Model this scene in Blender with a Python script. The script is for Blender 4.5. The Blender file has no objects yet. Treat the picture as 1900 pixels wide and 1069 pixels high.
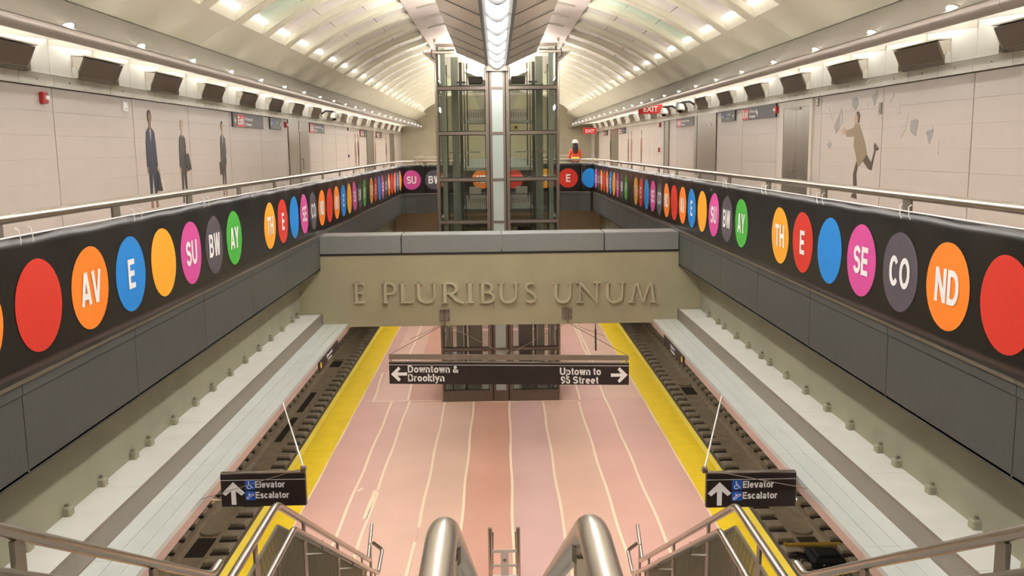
import bpy, math, random
from mathutils import Matrix, Vector, noise
random.seed(7)
SC = bpy.context.scene
COL = SC.collection
sin, cos, pi, rad = math.sin, math.cos, math.pi, math.radians

# ------------------------------------------------------------------ camera, world, exposure
cd = bpy.data.cameras.new('camera'); cam = bpy.data.objects.new('camera', cd); COL.objects.link(cam)
cd.sensor_width = 36; cd.sensor_fit = 'HORIZONTAL'; cd.lens = 36 * 1707.6 / 1900; cd.clip_start = 0.05; cd.clip_end = 300
cam.matrix_world = (Matrix.Translation((-0.055, 0, 7.04)) @ Matrix.Rotation(rad(-0.8837), 4, 'Z')
                    @ Matrix.Rotation(rad(90 - 8.6845), 4, 'X') @ Matrix.Rotation(rad(-0.7023), 4, 'Z'))
SC.camera = cam
w = bpy.data.worlds.new('world'); SC.world = w; w.use_nodes = True
w.node_tree.nodes['Background'].inputs[0].default_value = (0.9, 0.85, 0.78, 1)
w.node_tree.nodes['Background'].inputs[1].default_value = 0.15
vs = SC.view_settings
vs.view_transform = 'Standard'; vs.look = 'None'; vs.gamma = 1; vs.use_curve_mapping = False
vs.exposure = 0.6
E_TROUGH, E_DOWN, E_SOFFIT, E_PLAT, E_UP = 27.0, 10.0, 30.0, 8.0, 36.0

E_SPOT, E_COF = 48.0, 5.0
# ------------------------------------------------------------------ materials
def lin(c):
    r = []
    for v in c[:3]:
        v = v / 255.0
        r.append(v / 12.92 if v <= 0.04045 else ((v + 0.055) / 1.055) ** 2.4)
    return (*r, 1)
def mat(name, col, rough=0.6, metal=0.0, nscale=0, namt=0.0, bump=0.0, bscale=None, stretch=(1, 1, 1), emit=None, estr=0, spec=0.5):
    m = bpy.data.materials.new(name); m.use_nodes = True
    nt = m.node_tree; b = nt.nodes['Principled BSDF']
    c = lin(col)
    b.inputs['Base Color'].default_value = c; b.inputs['Roughness'].default_value = rough
    b.inputs['Metallic'].default_value = metal; b.inputs['Specular IOR Level'].default_value = spec
    if emit:
        b.inputs['Emission Color'].default_value = (*emit, 1); b.inputs['Emission Strength'].default_value = estr
    if nscale:
        tc = nt.nodes.new('ShaderNodeTexCoord'); mp = nt.nodes.new('ShaderNodeMapping'); nt.links.new(tc.outputs['Object'], mp.inputs['Vector'])
        mp.inputs['Scale'].default_value = stretch
        n = nt.nodes.new('ShaderNodeTexNoise'); n.inputs['Scale'].default_value = nscale; n.inputs['Detail'].default_value = 6
        nt.links.new(mp.outputs[0], n.inputs['Vector'])
        if namt:
            r = nt.nodes.new('ShaderNodeValToRGB')
            r.color_ramp.elements[0].position = 0.3; r.color_ramp.elements[1].position = 0.7
            r.color_ramp.elements[0].color = tuple(v * (1 - namt) for v in c[:3]) + (1,)
            r.color_ramp.elements[1].color = tuple(min(1, v * (1 + namt)) for v in c[:3]) + (1,)
            nt.links.new(n.outputs['Fac'], r.inputs[0]); nt.links.new(r.outputs[0], b.inputs['Base Color'])
        if bump:
            n2 = n
            if bscale:
                n2 = nt.nodes.new('ShaderNodeTexNoise'); n2.inputs['Scale'].default_value = bscale; n2.inputs['Detail'].default_value = 4
                nt.links.new(mp.outputs[0], n2.inputs['Vector'])
            bp = nt.nodes.new('ShaderNodeBump'); bp.inputs['Strength'].default_value = bump; bp.inputs['Distance'].default_value = 0.02
            nt.links.new(n2.outputs['Fac'], bp.inputs['Height']); nt.links.new(bp.outputs[0], b.inputs['Normal'])
    return m
def glass_mat(name, tint, f0=0.06):
    m = bpy.data.materials.new(name); m.use_nodes = True; nt = m.node_tree; nt.nodes.remove(nt.nodes['Principled BSDF'])
    o = nt.nodes['Material Output']; mx = nt.nodes.new('ShaderNodeMixShader'); t = nt.nodes.new('ShaderNodeBsdfTransparent')
    g = nt.nodes.new('ShaderNodeBsdfGlossy'); g.inputs['Roughness'].default_value = 0.02; t.inputs[0].default_value = (*tint, 1)
    lw = nt.nodes.new('ShaderNodeFresnel'); lw.inputs['IOR'].default_value = 1.5
    nt.links.new(lw.outputs[0], mx.inputs[0]); nt.links.new(t.outputs[0], mx.inputs[1]); nt.links.new(g.outputs[0], mx.inputs[2])
    nt.links.new(mx.outputs[0], o.inputs[0]); return m
def rib_mat(name, col, rough, freq, strength, axis=1):
    m = mat(name, col, rough, 0, 3, 0.05); nt = m.node_tree; b = nt.nodes['Principled BSDF']
    tc = nt.nodes.new('ShaderNodeTexCoord'); wv = nt.nodes.new('ShaderNodeTexWave'); wv.bands_direction = 'XYZ'[axis]
    wv.inputs['Scale'].default_value = freq; nt.links.new(tc.outputs['Object'], wv.inputs['Vector'])
    bp = nt.nodes.new('ShaderNodeBump'); bp.inputs['Strength'].default_value = strength; bp.inputs['Distance'].default_value = 0.01
    nt.links.new(wv.outputs['Fac'], bp.inputs['Height']); nt.links.new(bp.outputs[0], b.inputs['Normal'])
    return m
M = dict(
    vault=mat('vault_plaster', (214, 210, 190), 0.85, 0, 0.6, 0.05, 0.1, 6, spec=0.2),
    vaultbounce=mat('crown_panel', (186, 172, 165), 0.35, 0.2, 1.2, 0.06, 0.3, 2, (1, 3, 1)),  # pink of the reflected floor mixed into the base colour
    coffer=mat('coffer_panel', (242, 237, 233), 0.25, 0.2, 1.1, 0.05, 0.7, 1.6, (1, 2.5, 1)),
    coffergreen=mat('coffer_panel_green', (214, 232, 214), 0.25, 0.2, 1.1, 0.05, 0.7, 1.6, (1, 2.5, 1)),
    cove=mat('cove_grey', (142, 138, 126), 0.7, 0.0, 2, 0.08, 0.1, 20, (0.3, 0.1, 1)),
    nose=mat('cove_nose', (150, 141, 130), 0.35, 0.3),
    tile=mat('wall_tile', (192, 180, 170), 0.42, 0, 1.2, 0.03),
    joint=mat('tile_joint', (128, 116, 106), 0.8),
    band=mat('band_metal', (196, 190, 178), 0.4, 0.3, 3, 0.05),
    upper=mat('upper_panel', (210, 207, 198), 0.45, 0.1, 2, 0.03),
    dark=mat('dark_grille', (140, 128, 118), 0.7, 0, 60, 0.12, 0.3),
    slab=mat('slab_concrete', (170, 162, 138), 0.8, 0, 1.5, 0.06),
    olive=mat('olive_concrete', (156, 149, 120), 0.7, 0, 1.2, 0.06, 0.15, 12),
    letter=mat('letter_lit', (172, 165, 137), 0.6, 0, 1.2, 0.05),  # beam colour lightened, standing in for light on the letter edges
    wallolive=mat('lower_wall_concrete', (142, 138, 116), 0.75, 0, 1.0, 0.08, 0.15, 9),
    granite=mat('dark_granite', (72, 74, 70), 0.5, 0, 90, 0.25, 0.05),
    granitel=mat('granite_coping', (122, 124, 121), 0.42, 0, 80, 0.14),
    banner=mat('banner_vinyl', (20, 19, 18), 0.34, 0, 1.5, 0.15),
    white=mat('white_print', (235, 233, 230), 0.45),
    steel=mat('stainless_steel', (188, 180, 168), 0.26, 0.95, 40, 0.04, 0.03, None, (1, 0.05, 1)),
    steeld=mat('satin_steel', (150, 143, 130), 0.4, 0.8, 8, 0.06),
    doorsteel=mat('door_steel', (150, 142, 131), 0.32, 0.85, 3, 0.06, 0.05, None, (1, 1, 0.1)),
    bronze=mat('bronze_frame', (118, 106, 94), 0.42, 0.6),
    gasket=mat('black_gasket', (30, 27, 24), 0.6),
    alu=mat('aluminium_panel', (222, 223, 216), 0.34, 0.2, 2.2, 0.05, 0.06, 5),
    alu2=mat('aluminium_ledge', (212, 219, 214), 0.3, 0.3, 2.2, 0.04, 0.05, 5),
    aluface=mat('bulkhead_face_bounce', (205, 176, 162), 0.4, 0.2, 2, 0.04),  # the floor's pink reflection is painted into this face colour
    trim=mat('bulkhead_riser', (128, 117, 106), 0.5, 0.2),
    yellow=rib_mat('tactile_yellow', (248, 212, 30), 0.5, 13, 0.6),
    yellow2=mat('edge_yellow', (250, 222, 80), 0.5, 0, 3, 0.04),
    tape=mat('masking_tape', (236, 216, 186), 0.7, 0, 8, 0.04),
    track=mat('track_concrete', (182, 167, 140), 0.85, 0, 3, 0.14, 0.3, 14),
    block=mat('track_block', (190, 176, 150), 0.8, 0, 6, 0.1, 0.2),
    trackdark=mat('track_dark', (62, 54, 45), 0.9),
    edge=mat('platform_edge', (88, 74, 60), 0.8, 0, 4, 0.1),
    iron=mat('cast_iron', (80, 70, 58), 0.7, 0.2, 20, 0.1),
    black=mat('black_plastic', (34, 33, 30), 0.6, 0, 20, 0.2),
    sign=mat('sign_black', (38, 31, 28), 0.4),
    wallsign=mat('wall_sign_charcoal', (70, 64, 58), 0.45),
    red=mat('sign_red', (205, 48, 42), 0.45),
    blue=mat('sign_blue', (32, 92, 190), 0.4),
    alarm=mat('alarm_red', (168, 44, 38), 0.4),
    cream=mat('door_frame', (202, 192, 178), 0.5),
    glass=glass_mat('elevator_glass', (0.86, 0.88, 0.85)),
    panelwhite=mat('back_painted_glass', (168, 178, 170), 0.15, 0),
    shaft=mat('shaft_column', (178, 184, 168), 0.5, 0, 2, 0.05),
    shaftdark=mat('shaft_guide', (74, 68, 58), 0.55, 0.3),
    cable=mat('rope', (140, 128, 112), 0.5, 0.5),
    ceilrail=mat('trough_rail', (96, 96, 92), 0.5, 0.2),
    wing=mat('wing_panel', (238, 237, 231), 0.22, 0.1, 1.5, 0.06, 0.25, 1.5, (1, 3, 1)),
    lens=mat('trough_lens', (255, 255, 255), 0.4, emit=(1, 0.985, 0.96), estr=E_TROUGH),
    down=mat('downlight_lens', (255, 255, 255), 0.4, emit=(1, 0.93, 0.86), estr=E_DOWN),
    tube=mat('strip_tube', (255, 255, 255), 0.4, emit=(1, 0.97, 0.92), estr=E_SOFFIT),
    cofl=mat('coffer_light_lens', (255, 255, 255), 0.4, emit=(1, 0.98, 0.95), estr=E_COF),
    addedlens=mat('added_uplight_lens', (255, 255, 255), 0.4, emit=(1, 0.98, 0.94), estr=E_UP),  # glow of the strips added above the trough wings
    plat=mat('platform_tube', (255, 255, 255), 0.4, emit=(1, 0.97, 0.93), estr=E_PLAT),
    wire=mat('mesh_wire', (150, 140, 118), 0.45, 0.6),
    hat=mat('hard_hat', (240, 238, 230), 0.4), hair=mat('hair', (44, 33, 28), 0.6), skin=mat('skin', (186, 140, 112), 0.6),
    vest=mat('orange_jacket', (214, 74, 34), 0.7), trousers=mat('dark_trousers', (48, 46, 50), 0.8),
    bluetape=mat('blue_tape', (60, 110, 180), 0.6),
    yellowdark=mat('yellow_bar', (196, 160, 60), 0.6),
    floor=mat('mezzanine_terrazzo', (186, 176, 164), 0.35, 0, 30, 0.06),
    stair=mat('stair_tread', (120, 116, 108), 0.6, 0, 30, 0.1),
)
SHEET = [mat('floor_sheet_%d' % i, tuple(v * k for v, k in zip(c, (0.97, 0.98, 0.97))), 0.55, 0, 0.8, 0.04) for i, c in enumerate([
    (218, 170, 156), (218, 172, 158), (222, 180, 162), (220, 180, 160), (212, 158, 138), (214, 172, 164), (222, 178, 158), (218, 168, 154), (218, 170, 156)])]
DOTC = dict(Y=(238, 166, 36), R=(206, 48, 32), B=(20, 130, 212), M=(206, 74, 150), G=(82, 76, 84), O=(240, 130, 34), N=(66, 172, 58))
DOTM = {k: mat('print_' + k, v, 0.5) for k, v in DOTC.items()}

# ------------------------------------------------------------------ mesh building
class MB:
    def __init__(s): s.v = []; s.f = []; s.sm = False
    def add(s, vs, fs):
        o = len(s.v); s.v += [tuple(v) for v in vs]; s.f += [tuple(i + o for i in f) for f in fs]; return s
    def box(s, x0, x1, y0, y1, z0, z1):
        x0, x1 = sorted((x0, x1)); y0, y1 = sorted((y0, y1)); z0, z1 = sorted((z0, z1))
        return s.add([(x0, y0, z0), (x1, y0, z0), (x1, y1, z0), (x0, y1, z0), (x0, y0, z1), (x1, y0, z1), (x1, y1, z1), (x0, y1, z1)],
                     [(3, 2, 1, 0), (4, 5, 6, 7), (0, 1, 5, 4), (1, 2, 6, 5), (2, 3, 7, 6), (3, 0, 4, 7)])
    def cbox(s, x0, x1, y0, y1, z0, z1, c):
        """box with chamfered vertical/horizontal edges: 24-vertex version"""
        cx, cy, cz = (x0 + x1) / 2, (y0 + y1) / 2, (z0 + z1) / 2; hx, hy, hz = abs(x1 - x0) / 2, abs(y1 - y0) / 2, abs(z1 - z0) / 2
        pts = []
        for a in (-1, 1):
            for b in (-1, 1):
                for d in (-1, 1):
                    pts += [(cx + a * hx, cy + b * (hy - c), cz + d * (hz - c)), (cx + a * (hx - c), cy + b * hy, cz + d * (hz - c)), (cx + a * (hx - c), cy + b * (hy - c), cz + d * hz)]
        import bmesh
        bm = bmesh.new(); [bm.verts.new(p) for p in pts]; bmesh.ops.convex_hull(bm, input=bm.verts); bm.verts.ensure_lookup_table()
        bmesh.ops.dissolve_limit(bm, angle_limit=0.02, verts=bm.verts, edges=bm.edges)
        bm.verts.index_update()
        s.add([v.co[:] for v in bm.verts], [[v.index for v in f.verts] for f in bm.faces]); bm.free(); return s
    def tube(s, pts, r, n=8, caps=True, taper=None):
        pts = [Vector(p) for p in pts]; rings = []; up = None
        for i, p in enumerate(pts):
            if i == 0: t = pts[1] - p
            elif i == len(pts) - 1: t = p - pts[i - 1]
            else: t = (pts[i + 1] - p).normalized() + (p - pts[i - 1]).normalized()
            t.normalize()
            if up is None:
                a = Vector((0, 0, 1)) if abs(t.z) < 0.9 else Vector((1, 0, 0)); up = t.cross(a).normalized()
            up = (up - t * up.dot(t)).normalized(); b = t.cross(up)
            k = 1.0
            if 0 < i < len(pts) - 1:
                cs = (pts[i + 1] - p).normalized().dot((p - pts[i - 1]).normalized()); k = 1 / max(0.5, math.sqrt((1 + cs) / 2))
            rr = r if taper is None else taper[i]
            rings.append([p + (up * cos(2 * pi * j / n) + b * sin(2 * pi * j / n)) * rr for j in range(n)])
        vs = [q for R_ in rings for q in R_]; fs = []
        for i in range(len(pts) - 1):
            for j in range(n): fs.append((i * n + j, i * n + (j + 1) % n, (i + 1) * n + (j + 1) % n, (i + 1) * n + j))
        if caps: fs.append(tuple(range(n - 1, -1, -1))); fs.append(tuple((len(pts) - 1) * n + j for j in range(n)))
        return s.add(vs, fs)
    def prism(s, poly, o, ux, uy, d):
        """polygon (ux,uy plane) extruded by d along ux x uy, starting at the plane"""
        o, ux, uy = Vector(o), Vector(ux), Vector(uy); nn = ux.cross(uy); k = len(poly)
        A = sum(poly[i][0] * poly[(i + 1) % k][1] - poly[(i + 1) % k][0] * poly[i][1] for i in range(k))
        if A < 0: poly = poly[::-1]
        a = [o + ux * p[0] + uy * p[1] for p in poly]; b = [p + nn * d for p in a]
        return s.add(a + b, [tuple(range(k - 1, -1, -1)), tuple(range(k, 2 * k))] + [(i, (i + 1) % k, k + (i + 1) % k, k + i) for i in range(k)])
    def extr(s, prof, y0, y1, closed=True, mirror=1):
        """(x,z) profile swept along Y"""
        k = len(prof); a = [(mirror * p[0], y0, p[1]) for p in prof]; b = [(mirror * p[0], y1, p[1]) for p in prof]
        fs = [(i, (i + 1) % k, k + (i + 1) % k, k + i) for i in range(k if closed else k - 1)]
        if closed: fs += [tuple(range(k)), tuple(range(2 * k - 1, k - 1, -1))]
        return s.add(a + b, fs)
    def disc(s, c, n_, r, h=0.0, k=20, ry=None):
        c, n_ = Vector(c), Vector(n_).normalized(); a = Vector((0, 0, 1)) if abs(n_.z) < 0.9 else Vector((0, 1, 0))
        u = n_.cross(a).normalized(); v = n_.cross(u)
        p = [c + u * cos(2 * pi * i / k) * r + v * sin(2 * pi * i / k) * (ry or r) for i in range(k)]
        if h:
            q = [x - n_ * h for x in p]
            return s.add(p + q, [tuple(range(k)), tuple(range(2 * k - 1, k - 1, -1))] + [((i + 1) % k, i, k + i, k + (i + 1) % k) for i in range(k)])
        return s.add(p, [tuple(range(k))])
    def lathe(s, prof, c=(0, 0, 0), k=16):
        vs = [(c[0] + r * cos(2 * pi * j / k), c[1] + r * sin(2 * pi * j / k), c[2] + z) for r, z in prof for j in range(k)]
        fs = [(i * k + j, i * k + (j + 1) % k, (i + 1) * k + (j + 1) % k, (i + 1) * k + j) for i in range(len(prof) - 1) for j in range(k)]
        fs += [tuple(range(k - 1, -1, -1)), tuple((len(prof) - 1) * k + j for j in range(k))]
        return s.add(vs, fs)
    def mesh(s, name, m, smooth=False, fix=True):
        me = bpy.data.meshes.new(name); me.from_pydata(s.v, [], s.f); me.materials.append(m)
        if fix:
            import bmesh
            bm = bmesh.new(); bm.from_mesh(me); bmesh.ops.recalc_face_normals(bm, faces=bm.faces); bm.to_mesh(me); bm.free()
        if smooth:
            for p in me.polygons: p.use_smooth = True
            try: me.set_sharp_from_angle(angle=rad(40))
            except Exception: pass
        me.update(); return me
    def build(s, name, m, parent=None, smooth=False):
        return place(name, s.mesh(name, m if not isinstance(m, str) else M[m], smooth), parent)
def place(name, me, parent=None, loc=None):
    o = bpy.data.objects.new(name, me); COL.objects.link(o)
    if loc is not None: o.location = loc
    if parent is not None:
        o.parent = parent
        if loc is None:          # mesh holds world coordinates
            q = parent
            t = Vector((0, 0, 0))
            while q is not None: t += Vector(q.location); q = q.parent
            o.location = -t
    return o
def tag(o, label, cat, group=None):
    o['label'] = label; o['category'] = cat
    if group: o['group'] = group
    return o
def thing(name, loc, label, cat, group=None):
    o = bpy.data.objects.new(name, None); COL.objects.link(o); o.location = loc; o.empty_display_size = 0.1
    return tag(o, label, cat, group)
def struct(o, label=None, cat=None):
    o['kind'] = 'structure'
    if label: o['label'] = label
    if cat: o['category'] = cat
    return o
def root(name, loc, label=None, cat=None):
    o = bpy.data.objects.new(name, None); COL.objects.link(o); o.location = loc; o.empty_display_size = 0.1
    return struct(o, label, cat)
def clone(src, loc, label, group=None):
    c = src.copy(); COL.objects.link(c); c.location = loc; c['label'] = label
    if group: c['group'] = group
    for ch in src.children:
        d = ch.copy(); COL.objects.link(d); d.parent = c
        for g in ch.children:
            e = g.copy(); COL.objects.link(e); e.parent = d
    return c
ORD = 'first second third fourth fifth sixth seventh eighth ninth tenth eleventh twelfth thirteenth fourteenth fifteenth sixteenth seventeenth eighteenth nineteenth twentieth'.split()
ORD += ['twenty-' + x for x in ORD[:9]] + ['thirtieth'] + ['thirty-' + x for x in ORD[:9]]
SIDE = {-1: 'left', 1: 'right'}

_tc = {}
def text_mesh(s, size=1.0, bold=0.02, align='CENTER', ext=0.0):
    """lettering as a flat or extruded mesh in the XY plane (size = cap height)"""
    key = (s, size, bold, align, ext)
    if key in _tc: return _tc[key]
    c = bpy.data.curves.new('lettering', 'FONT'); c.body = s; c.size = size / 0.729; c.offset = bold * size; c.align_x = align; c.extrude = ext; c.resolution_u = 3
    o = bpy.data.objects.new('lettering', c); COL.objects.link(o)
    dg = bpy.context.evaluated_depsgraph_get(); dg.update()
    me = bpy.data.meshes.new_from_object(o.evaluated_get(dg)); bpy.data.objects.remove(o); bpy.data.curves.remove(c)
    me.materials.clear(); _tc[key] = me; return me
def frame_of(o, ux, uy):
    ux, uy = Vector(ux), Vector(uy); n = ux.cross(uy); m = Matrix.Identity(4)
    for i in range(3): m[i][0] = ux[i]; m[i][1] = uy[i]; m[i][2] = n[i]; m[i][3] = o[i]
    return m
def put_text(s, o, ux, uy, size, m, parent, name='lettering', sx=1.0, align='CENTER', bold=0.025, ext=0.0015):
    me = text_mesh(s, size, bold, align, ext).copy(); me.transform(Matrix.Diagonal((sx, 1, 1, 1))); me.transform(frame_of(o, ux, uy))
    me.materials.append(M[m] if isinstance(m, str) else m)
    o_ = place(name, me, parent); o_['kind'] = 'stuff'; return o_


# ------------------------------------------------------------------ heavy grotesque lettering made of strokes (cap height 1)
def rib2(pts, wd):
    L = []; Rr = []
    for i, p in enumerate(pts):
        a = pts[max(0, i - 1)]; b = pts[min(len(pts) - 1, i + 1)]; d = Vector((b[0] - a[0], b[1] - a[1])).normalized(); n = Vector((-d.y, d.x)) * wd / 2
        L.append((p[0] + n.x, p[1] + n.y)); Rr.append((p[0] - n.x, p[1] - n.y))
    return [[L[i], Rr[i], Rr[i + 1], L[i + 1]] for i in range(len(pts) - 1)]
def A_(cx, cy, rx, ry, a0, a1, k=14): return [(cx + rx * cos(rad(a0 + (a1 - a0) * i / k)), cy + ry * sin(rad(a0 + (a1 - a0) * i / k))) for i in range(k + 1)]
_o = A_(.29, .365, .2, .275, 0, 360, 20); _q = .095
GL = {
 'T': (.62, [[(0, .905), (.62, .905)], [(.31, 0), (.31, .95)]]), 'H': (.70, [[(_q, 0), (_q, 1)], [(.605, 0), (.605, 1)], [(_q, .5), (.605, .5)]]),
 'E': (.60, [[(_q, 0), (_q, 1)], [(_q, .905), (.59, .905)], [(_q, .51), (.55, .51)], [(_q, _q), (.60, _q)]]),
 'S': (.65, [A_(.325, .71, .23, .195, 15, 270) + A_(.325, .305, .235, .21, 90, -165)[1:]]), 'C': (.70, [A_(.36, .5, .265, .405, 40, 320, 20)]), 'O': (.76, [A_(.38, .5, .285, .405, 0, 360, 24)]),
 'N': (.69, [[(_q, 0), (_q, 1)], [(.595, 0), (.595, 1)], [(.10, .97), (.59, .03)]]), 'D': (.69, [[(_q, 0), (_q, 1)], [(_q, .905), (.32, .905)] + A_(.32, .5, .27, .405, 90, -90)[1:] + [(_q, _q)]]),
 'A': (.70, [[(.08, 0), (.33, 1)], [(.62, 0), (.37, 1)], [(.16, .27), (.54, .27)]]), 'V': (.66, [[(.08, 1), (.31, 0)], [(.58, 1), (.35, 0)]]),
 'U': (.69, [[(_q, 1), (_q, .36)] + A_(.345, .36, .25, .265, 180, 360)[1:] + [(.595, 1)]]),
 'B': (.67, [[(_q, 0), (_q, 1)], [(_q, .905), (.36, .905)] + A_(.36, .71, .17, .195, 90, -90)[1:] + [(_q, .515)], [(_q, .515), (.37, .515)] + A_(.37, .305, .2, .21, 90, -90)[1:] + [(_q, _q)]]),
 'W': (.92, [[(.08, 1), (.25, 0)], [(.44, 1), (.28, 0)], [(.48, 1), (.64, 0)], [(.84, 1), (.67, 0)]]), 'Y': (.64, [[(.08, 1), (.32, .42)], [(.56, 1), (.32, .42)], [(.32, .5), (.32, 0)]]),
 'o': (.58, [_o]), 'w': (.74, [[(.07, .735), (.20, 0)], [(.35, .735), (.23, 0)], [(.39, .735), (.51, 0)], [(.67, .735), (.54, 0)]]),
 'n': (.54, [[(.09, 0), (.09, .735)], A_(.27, .44, .18, .205, 180, 0) + [(.45, 0)]]), 't': (.34, [[(.17, .93), (.17, .22), (.21, .11), (.32, .09)], [(.02, .655), (.32, .655)]]),
 '&': (.70, [[(.66, .02), (.24, .58), (.22, .78), (.34, .9), (.46, .79), (.40, .62), (.15, .42), (.1, .24), (.22, .1), (.4, .1), (.55, .25), (.62, .45)]]),
 'r': (.37, [[(.09, 0), (.09, .735)], [(.10, .42), (.16, .57), (.26, .645), (.36, .65)]]), 'k': (.54, [[(.09, 0), (.09, 1)], [(.45, .735), (.12, .32)], [(.2, .44), (.48, 0)]]),
 'l': (.20, [[(.09, 0), (.09, 1)]]), 'y': (.56, [[(.07, .735), (.28, .05)], [(.50, .735), (.28, .05), (.22, -.12), (.14, -.19), (.04, -.19)]]),
 'p': (.58, [[(.09, -.25), (.09, .735)], A_(.3, .365, .2, .275, 0, 360, 20)]), 'e': (.57, [[(.1, .37), (.50, .37)], A_(.29, .365, .2, .275, 0, 318, 18)]), 'v': (.56, [[(.07, .735), (.26, 0)], [(.49, .735), (.30, 0)]]),
 'a': (.55, [A_(.27, .49, .17, .16, 165, 0) + [(.44, 0)], A_(.25, .22, .16, .13, 0, 360, 16)]), 'c': (.54, [A_(.29, .365, .2, .275, 45, 315, 18)]),
 's': (.50, [A_(.25, .53, .16, .125, 15, 270) + A_(.25, .235, .165, .15, 90, -165)[1:]]), 'x': (.54, [[(.06, .735), (.48, 0)], [(.48, .735), (.06, 0)]]), 'i': (.20, [[(.09, 0), (.09, .735)], [(.09, .83), (.09, 1)]]),
 '9': (.56, [A_(.28, .67, .19, .24, 0, 360, 18), [(.47, .67), (.46, .38), (.38, .15), (.26, .085), (.1, .13)]]), '6': (.56, [A_(.28, .33, .19, .24, 0, 360, 18), [(.09, .33), (.10, .62), (.18, .85), (.30, .915), (.46, .87)]])}
def hel(txt, wt=0.185):
    polys = []; x = 0
    for c in txt:
        if c == ' ': x += .27; continue
        wd, st_ = GL[c]
        for p in st_: polys += [[(a + x, b) for a, b in q] for q in rib2(p, wt)]
        x += wd + .075
    return polys, x - .075
def put_hel(txt, o, ux, uy, size, m_, parent, sx=1.0, align='LEFT', d=0.002):
    polys, wd = hel(txt); m = MB(); x0 = 0 if align == 'LEFT' else -wd / 2
    for q in polys: m.prism([((a + x0) * size * sx, b * size) for a, b in q], o, ux, uy, d)
    me = m.mesh('lettering', M[m_], False, False); o_ = place('lettering', me, parent); o_['kind'] = 'stuff'; return o_

# ================================================================== STRUCTURE
Y0, Y1 = -7.0, 65.0           # rear and far walls
ZF = 5.5                      # mezzanine floor level
XF, XL, XW = 4.0, 4.5, 6.6    # opening edge, lower wall, mezzanine wall
YE = 38.5                     # far end of the opening

# ---- platform floor
fl = struct(MB().box(-4.72, 4.72, Y0, Y1, -0.35, -0.012).build('floor', mat('platform_slab', (196, 150, 134), 0.7, 0, 1, 0.05)))
xs = [-4.0, -3.10, -2.63, -1.61, -0.82, 0.17, 1.12, 2.14, 2.93, 4.0]
for i in range(9):            # protective sheets in front of the elevator
    MB().box(xs[i] + 0.003, xs[i + 1] - 0.003, 8.0, 25.12, -0.012, 0.0).build('floor_sheet', SHEET[i], fl)
xs2 = [-4.0, -3.65, -2.68, -1.68, 1.70, 2.2, 2.97, 4.0]
for i in range(7):
    if i == 3: continue
    MB().box(xs2[i] + 0.003, xs2[i + 1] - 0.003, 25.13, 40, -0.012, 0.0).build('floor_sheet', SHEET[(i * 2) % 9], fl)
MB().box(-1.68, 1.70, 28.6, 40, -0.012, 0.0).build('floor_sheet', SHEET[5], fl)
MB().box(-4.0, 4.0, 40.01, 60, -0.012, 0.0).build('floor_sheet', SHEET[0], fl)
def tape(x0, y0, x1, y1, wd=0.055):
    d = Vector((x1 - x0, y1 - y0, 0)); L = d.length; d.normalize(); n = Vector((-d.y, d.x, 0)); m = MB(); k = max(2, int(L / 0.7)); seed = random.random() * 50
    vs = []
    for i in range(k + 1):
        p = Vector((x0, y0, 0)) + d * (L * i / k) + n * (0.012 * sin(i * 1.3 + seed))
        vs += [p + n * wd / 2, p - n * wd / 2]
    top = [(v.x, v.y, 0.0022) for v in vs]; bot = [(v.x, v.y, 0.0004) for v in vs]; o = len(top)
    fs = []
    for i in range(k):
        a = 2 * i; fs += [(a, a + 1, a + 3, a + 2), (o + a + 2, o + a + 3, o + a + 1, o + a), (a, a + 2, o + a + 2, o + a), (a + 3, a + 1, o + a + 1, o + a + 3)]
    m.add(top + bot, fs); return m.build('masking_tape', 'tape', fl)
for a in [(-3.08, 25.2, -3.13, 9), (-2.6, 25.2, -2.63, 18.4), (-2.62, 18.3, -2.68, 9), (-1.58, 25.2, -1.61, 16.45), (-1.64, 15.8, -1.69, 9), (-0.78, 25.1, -0.85, 9), (0.22, 24.95, 0.11, 9),
          (1.15, 24.97, 1.08, 9), (2.15, 24.95, 2.12, 9), (2.96, 40, 2.90, 9), (-3.62, 25.3, -3.75, 28.6), (-2.66, 25.3, -2.72, 28.0), (-3.13, 28.6, -3.15, 40), (2.2, 25.1, 2.24, 27.2), (3.06, 29.5, 3.05, 40)]:
    tape(*a)
tape(-3.85, 25.28, -1.7, 25.22, 0.045); tape(-1.7, 25.16, 0.45, 24.97, 0.05); tape(1.1, 25.02, 2.1, 25.0, 0.04); tape(-3.95, 28.6, -2.5, 28.55, 0.045); tape(1.75, 29.4, 2.75, 29.3, 0.04)
tape(-2.66, 18.4, -2.70, 16.9, 0.085); tape(-3.03, 18.35, -2.97, 18.55, 0.06)
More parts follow.
